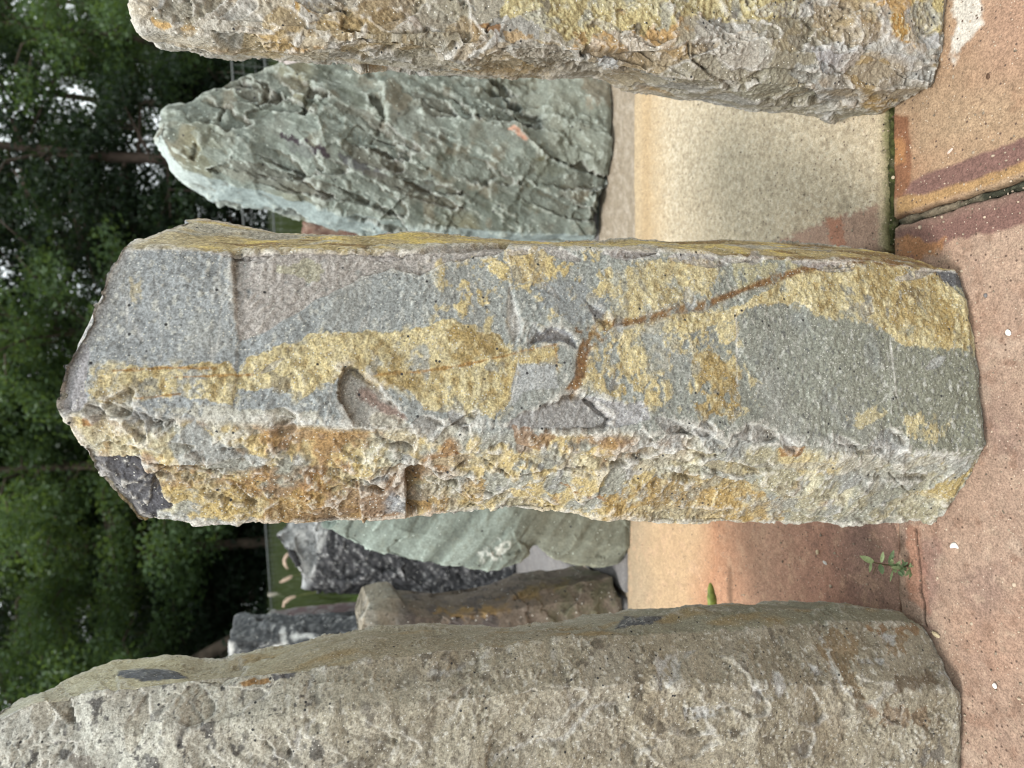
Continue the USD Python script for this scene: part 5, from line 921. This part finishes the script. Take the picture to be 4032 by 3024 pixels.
def blade():
    # thick green leaf tip poking out beside the pale grey stone
    yb0 = ground(2830, 2430)[1] - 0.1
    b, t = at(2808, 2408, 1.28), at(2797, 2296, 1.28); b2 = b + (b - t) * 0.55
    x = xform('leaf_tip', None, (0, 0, 0))
    import trimesh
    pts = np.linspace(0, 1, 14)[:, None] * (t - b2) + b2; prof = np.r_[0.0085, 0.0088, 0.009, 0.009, 0.0092, 0.009, 0.009, 0.0088, 0.0083, 0.0077, 0.0068, 0.0058, 0.0045, 0.002]
    v, f = tube(pts, 1.25 * prof * (1 + 0.05 * np.sin(np.arange(14) * 2.3)), None, 12)
    v += 0.0008 * nz(v, 90, 4, 3)[:, None]
    # flatten into a thick leaf and let it lean down to the slab
    c = v.mean(0); v = c + (v - c) * np.array([1, 0.7, 1]); low = v[:, 0].min()
    tag(x, 'thick mottled green leaf tip sticking out beside the pale grey stone', 'leaf')
    add_mesh('blade', v, f, plain('mossy_green', (0.16, 0.2, 0.04), 0.6, 0.55, 60, spec=0.4), x)
blade()

# ================================================================== fence, seed heads, grass
def on_ground(x, y): return float(terrain_z(x, y))
def fence():
    fx = xform('fence'); tag(fx, 'low wire fence with wooden posts and two grey rails at the foot of the wood', 'fence')
    mr = plain('galvanised_rail', (0.07, 0.078, 0.078), 0.5, 0.2, 10, spec=0.5); mp = plain('fence_post', (0.36, 0.33, 0.28), 0.85, 0.3, 20); mw = plain('fence_wire', (0.12, 0.13, 0.125), 0.5)
    u0, u1 = at(912, 230, 9.2), at(1055, 2200, 12.2); l0, l1 = at(1042, 230, 9.2), at(1153, 2200, 12.2)
    def ext(a, b, k0, k1): return a + (b - a) * k0, a + (b - a) * k1
    for (a, b), r in (((u0, u1), 0.013), ((l0, l1), 0.011)):
        p, q = ext(a, b, -0.4, 1.5); v, f = tube([p, (p + q) / 2, q], r, r, 10); add_mesh('rail', v, f, mr, fx)
    kp = min(np.linspace(0.8, 1.4, 400), key=lambda k: abs(project(u0 + (u1 - u0) * k)[1] - 2338))
    for k in (kp - 1.5, kp - 1.2, kp - 0.9, kp - 0.6, kp - 0.3, kp, kp + 0.3):
        t = u0 + (u1 - u0) * k; t = t + np.array([0, -0.045, 0.035]); g = np.array([t[0], t[1], on_ground(t[0], t[1]) - 0.25]); v, f = tube([g, (g + t) / 2, t - [0, 0, 0.01], t], [0.036, 0.036, 0.036, 0.03], None, 10); add_mesh('post', v, f, mp, fx)
    V, F, n = [], [], 0
    for k in np.linspace(-0.4, 1.5, 150):
        a = u0 + (u1 - u0) * k; b = np.array([a[0], a[1], on_ground(a[0], a[1]) - 0.02]); v, f = tube([a, b], 0.003, 0.003, 4); V.append(v); F.append(f + n); n += len(v)
    for h in np.linspace(0.1, 0.9, 8):
        for k in np.linspace(-0.4, 1.4, 10):
            pts = []
            for kk in (k, k + 0.19):
                a = u0 + (u1 - u0) * kk; g = on_ground(a[0], a[1]); pts.append([a[0], a[1], g + (a[2] - g) * h])
            v, f = tube(pts, 0.002, 0.002, 4); V.append(v); F.append(f + n); n += len(v)
    tag(add_mesh('wire_mesh', np.vstack(V), np.vstack(F), mw, fx), kind='stuff')
fence()

def seed_head(a, m, b, y, stem_to, label):
    x = xform('seed_head'); tag(x, label, 'grass')
    p = [at(*a, y), at(*m, y), at(*b, y)]; t = np.linspace(0, 1, 16)[:, None]; q = (1 - t) ** 2 * p[0] + 2 * t * (1 - t) * (2 * p[1] - (p[0] + p[2]) / 2) + t ** 2 * p[2]
    r = 0.02 * np.sin(np.pi * np.linspace(0.06, 0.97, 16)) ** 0.5
    v, f = tube(q, r, None, 14); v += 0.004 * nz(v, 60, 3, 2)[:, None]
    add_mesh('plume', v, f, plain('plume_pink', (0.42, 0.31, 0.24), 0.9, 0.25, 40) if not stage.GetPrimAtPath('/World/Looks/plume_pink') else '/World/Looks/plume_pink', x)
    e = q[0]; g = np.array([e[0] + 0.05, e[1], on_ground(e[0], e[1]) - 0.02]); v, f = tube([g, (g + e) / 2 + [0.02, 0, 0.03], e], 0.004, 0.002, 6)
    add_mesh('stem', v, f, plain('grass_stem', (0.2, 0.2, 0.08), 0.8) if not stage.GetPrimAtPath('/World/Looks/grass_stem') else '/World/Looks/grass_stem', x)
JJ = lambda x, y: (900 + .3014 * x, 2000 + .3014 * y)
seed_head(JJ(820, 570), JJ(735, 680), JJ(780, 800), 8.0, None, 'pinkish arched seed head right above the frosted stone')
seed_head(JJ(835, 885), JJ(760, 930), JJ(665, 970), 8.2, None, 'tan straight seed head between the frosted stone and the fence post')
seed_head(JJ(880, 1155), JJ(770, 1200), JJ(710, 1295), 8.0, None, 'pinkish bowed seed head beside the fence post, above the purplish slab')

def grass():
    """tall grass in front of the fence and short lawn, as instanced tufts"""
    rng = np.random.default_rng(9); protos = []
    gp = UsdGeom.PointInstancer.Define(stage, '/World/grass'); tag(gp.GetPrim(), 'long olive grass and bright lawn running up to the fence', 'grass', kind='stuff')
    mats = [leaf_material('grass_long', [(0, (0.045, 0.065, 0.022)), (0.5, (0.09, 0.11, 0.04)), (1, (0.24, 0.22, 0.12))], (0.1, 0.12, 0.035)), leaf_material('grass_lawn', [(0, (0.11, 0.19, 0.03)), (1, (0.22, 0.33, 0.06))], (0.2, 0.32, 0.05))]
    UsdGeom.Scope.Define(stage, '/World/grass/prototypes')
    for k, (hh, nb, sp) in enumerate(((0.62, 60, 0.16), (0.10, 70, 0.14))):
        V, F, n = [], [], 0
        for i in range(nb):
            a, h = rng.uniform(0, 6.28), hh * rng.uniform(0.5, 1.1); b = np.r_[rng.normal(0, sp / 2, 2), -0.01]; l = np.array([math.cos(a), math.sin(a), 0]) * h * rng.uniform(0.1, 0.5); s = np.cross(l / np.linalg.norm(l), [0, 0, 1]) * (0.004 if k == 0 else 0.003)
            v = np.array([b - s, b + s, b + l * 0.4 + [0, 0, h * 0.6] - s * 0.8, b + l * 0.4 + [0, 0, h * 0.6] + s * 0.8, b + l + [0, 0, h * 0.95]]); V.append(v); F.append(np.array([[0, 1, 3], [0, 3, 2], [2, 3, 4]]) + n); n += 5
        protos.append(usdkit.mesh(stage, '/World/grass/prototypes/tuft_%d' % k, (np.vstack(V), np.vstack(F)), mats[k]))
    gp.CreatePrototypesRel().SetTargets([p.GetPath() for p in protos])
    pts, ids = [], []
    for k in range(9000):
        y = rng.uniform(4.7, 14.5); x = rng.uniform(-0.62 * y - 1, 0.62 * y + 1); long_ = y > 8.6 + rng.normal(0, 0.8)
        pts.append((x, y, on_ground(x, y) + 0.0)); ids.append(0 if long_ else 1)
    gp.CreatePositionsAttr(Vt.Vec3fArray([Gf.Vec3f(*map(float, p)) for p in pts])); gp.CreateProtoIndicesAttr(Vt.IntArray(ids))
    gp.CreateOrientationsAttr(Vt.QuathArray([Gf.Quath(math.cos(a / 2), 0, 0, math.sin(a / 2)) for a in rng.uniform(0, 6.28, len(pts))]))
grass()

# ================================================================== the wood
M_BARK = plain('bark', (0.085, 0.065, 0.05), 0.95, 0.45, 6); M_BARK_R = plain('bark_red', (0.075, 0.055, 0.045), 0.95, 0.35, 6)
M_LEAF = leaf_material('leaves_dark', [(0, (0.016, 0.03, 0.017)), (0.6, (0.028, 0.05, 0.024)), (1, (0.045, 0.078, 0.032))], (0.05, 0.085, 0.022))
M_LEAF_B = leaf_material('leaves_bright', [(0, (0.055, 0.095, 0.04)), (0.6, (0.1, 0.16, 0.055)), (1, (0.19, 0.27, 0.08))], (0.2, 0.3, 0.06))
def leaf_cloud(centres, radii, per, rng, size):
    n = int(sum(per)); C_ = np.repeat(centres, per, axis=0); R_ = np.repeat(radii, per)
    d = rng.normal(0, 1, (n, 3)); d /= np.linalg.norm(d, axis=1, keepdims=True); d *= (rng.uniform(0, 1, n) ** 0.45)[:, None]; P = C_ + d * R_[:, None] * np.array([1, 1, 0.6])
    nrm_ = rng.normal(0, 0.75, (n, 3)) + [0, 0, 0.8]; nrm_ /= np.linalg.norm(nrm_, axis=1, keepdims=True)
    a = np.cross(nrm_, rng.normal(0, 1, (n, 3))); a /= np.linalg.norm(a, axis=1, keepdims=True); b = np.cross(nrm_, a)
    s = (size * rng.uniform(0.7, 1.3, n))[:, None]
    V = np.stack([P - a * s, P + b * s * 0.5 + nrm_ * s * 0.1, P + a * s, P - b * s * 0.5 + nrm_ * s * 0.1], 1).reshape(-1, 3); i = np.arange(n)[:, None] * 4
    return V, np.concatenate([i + [0, 1, 2], i + [0, 2, 3]])
def tree_parts(seed, H, crown0, R, nl, lean=0.0, trunk_r=0.14, size=0.055, nclump=230):
    rng = np.random.default_rng(seed)
    k = np.linspace(0, 1, 9); wob = np.cumsum(rng.normal(0, 0.07, (9, 2)), 0) * (H / 9)
    wob -= wob[0]
    tp = np.c_[wob[:, 0] + lean * H * k, wob[:, 1], H * 0.93 * k - 0.1]
    TV, TF, n = [], [], 0
    def add(v, f):
        nonlocal n
        TV.append(v); TF.append(f + n); n += len(v)
    add(*tube(tp, np.r_[trunk_r * 1.35, np.linspace(trunk_r, trunk_r * 0.25, 8)], None, 9))
    cen = []
    for i in range(26):
        z = rng.uniform(crown0 * 0.9, H * 0.95); b = np.array([np.interp(z, tp[:, 2], tp[:, j]) for j in range(3)]); a = rng.uniform(0, 6.28)
        ln = R * rng.uniform(0.55, 1.05) * math.sqrt(max(0.12, 1 - ((z - (crown0 + H) / 2) / (0.62 * (H - crown0))) ** 2)); e = b + np.array([math.cos(a), math.sin(a), rng.uniform(-0.15, 0.5)]) * ln
        mid = (b + e) / 2 + rng.normal(0, 0.12, 3) + [0, 0, 0.12]; q = np.array([b, mid, e]); add(*tube(q, trunk_r * 0.32, 0.012, 5))
        for j in range(nclump // 26):
            t = rng.uniform(0.25, 1.05); c = (b * (1 - t) + e * t) + rng.normal(0, 0.38, 3) - [0, 0, 0.1 * t]; cen.append(c)
            if j % 3 == 0: add(*tube([b * (1 - t * 0.8) + e * t * 0.8, c], 0.014, 0.006, 4))
    cen = np.array(cen); rad = rng.uniform(0.28, 0.62, len(cen)); per = np.maximum(8, (nl * rad ** 2 / (rad ** 2).sum()).astype(int))
    return (np.vstack(TV), np.vstack(TF)), leaf_cloud(cen, rad, per, rng, size)
UsdGeom.Scope.Define(stage, '/World/Looks/kinds')
tree_cls = {}
def tree_kind(key, leafmat, bark, *a, **k):
    p = stage.CreateClassPrim('/World/Looks/kinds/' + key); p.SetTypeName('Xform'); used_local = p
    (tv, tf), (lv, lf) = tree_parts(*a, **k)
    m = usdkit.mesh(stage, p.GetPath().pathString + '/trunk', (tv, tf), bark, smooth=True); m = usdkit.mesh(stage, p.GetPath().pathString + '/crown', (lv, lf), leafmat)
    tree_cls[key] = p.GetPath()
tree_kind('broad', M_LEAF, M_BARK, 1, 9.0, 1.7, 3.0, 36000, size=0.048)
tree_kind('slim', M_LEAF, M_BARK_R, 2, 10.5, 2.2, 2.4, 26000, trunk_r=0.12)
tree_kind('thin', M_LEAF, M_BARK, 7, 10.0, 1.2, 2.9, 46000, trunk_r=0.12, size=0.05)
tree_kind('bright', M_LEAF_B, M_BARK, 3, 8.0, 1.6, 2.6, 36000, trunk_r=0.11, size=0.048)
tree_kind('leaning', M_LEAF_B, M_BARK, 4, 9.5, 2.4, 2.6, 30000, size=0.05, lean=-0.32, trunk_r=0.13)
tree_kind('bush', M_LEAF, M_BARK, 5, 2.6, 0.2, 1.7, 12000, trunk_r=0.05, nclump=130)
def place(name, key, x, y, rot, s, label, cat='tree', group=None, dz=0.0):
    t = xform(name, None, (x, y, on_ground(x, y) + dz), rot, (s, s, s)); t.GetReferences().AddInternalReference(tree_cls[key]); t.SetInstanceable(True); tag(t, label, cat, group)
place('tree', 'leaning', -4.6, 14.5, 10, 1.0, 'tree with a long trunk leaning left, left of the middle stone')
place('tree', 'slim', 4.0, 14.0, 70, 0.95, 'slim tree with reddish trunk above the green slate')
place('tree', 'slim', 3.2, 16.5, 200, 1.05, 'slim dark tree with straight trunk just right of the middle stone')
place('tree', 'bright', 1.2, 15.0, 30, 1.0, 'bright leaved tree right above the middle stone')
place('tree', 'bright', -7.2, 14.0, 160, 1.05, 'bright leaved tree above the pale grey stone')
place('tree', 'bright', -1.8, 15.5, 260, 1.1, 'bright leaved tree above the left shoulder of the middle stone')
place('tree', 'bright', -9.6, 16.0, 80, 1.1, 'bright leaved tree at the far left, low beside the pale grey stone')
place('tree', 'bright', -3.6, 17.0, 300, 1.15, 'bright leaved tree behind the leaning trunk')
place('tree', 'bright', 6.6, 14.5, 330, 0.95, 'bright leaved tree above the rusty stone')
rngt = np.random.default_rng(12)
for i in range(18):
    x = -15 + 30 * (i + rngt.uniform(0.2, 0.8)) / 18; y = rngt.uniform(17.5, 23)
    if x > 0.3 and i % 2 == 0: continue
    place('tree', ('broad', 'slim')[i % 2] if x < 0.3 else 'thin', x, y, rngt.uniform(0, 360), rngt.uniform(0.95, 1.3), 'dark broadleaf tree deep in the wood, seen only as dim foliage', group='dark trees in the depth of the wood')
for i in range(14):
    x = -13 + 26 * (i + rngt.uniform(0.2, 0.8)) / 14; y = rngt.uniform(14.5, 19)
    place('bush', 'bush', x, y, rngt.uniform(0, 360), rngt.uniform(0.9, 1.3), 'dark bush of the undergrowth beyond the wire fence', 'bush', 'dark undergrowth beyond the fence')
def back_wood():
    gp = UsdGeom.PointInstancer.Define(stage, '/World/far_wood'); tag(gp.GetPrim(), 'far depth of the wood, one dark mass of trunks and leaves', 'wood', kind='stuff')
    pr = [xform('prototypes', gp.GetPrim())]
    ps = []
    for k in ('broad', 'slim', 'bush'):
        x = UsdGeom.Xform.Define(stage, '/World/far_wood/prototypes/' + k); x.GetPrim().GetReferences().AddInternalReference(tree_cls[k]); ps.append(x.GetPath())
    gp.CreatePrototypesRel().SetTargets(ps); P, I, S, O = [], [], [], []
    for k in range(95):
        y = rngt.uniform(23, 44); x = rngt.uniform(-0.75 * y - 3, 0.75 * y + 3)
        if x > 0.02 * y and k % 5 in (1, 2, 3): continue
        P.append(Gf.Vec3f(x, y, on_ground(x, y))); I.append(int(rngt.choice([0, 1, 2], p=[0.35, 0.25, 0.4]))); s = float(rngt.uniform(1.0, 1.5)); S.append(Gf.Vec3f(s, s, s)); a = rngt.uniform(0, 6.28); O.append(Gf.Quath(math.cos(a / 2), 0, 0, math.sin(a / 2)))
    gp.CreatePositionsAttr(Vt.Vec3fArray(P)); gp.CreateProtoIndicesAttr(Vt.IntArray(I)); gp.CreateScalesAttr(Vt.Vec3fArray(S)); gp.CreateOrientationsAttr(Vt.QuathArray(O))
back_wood()
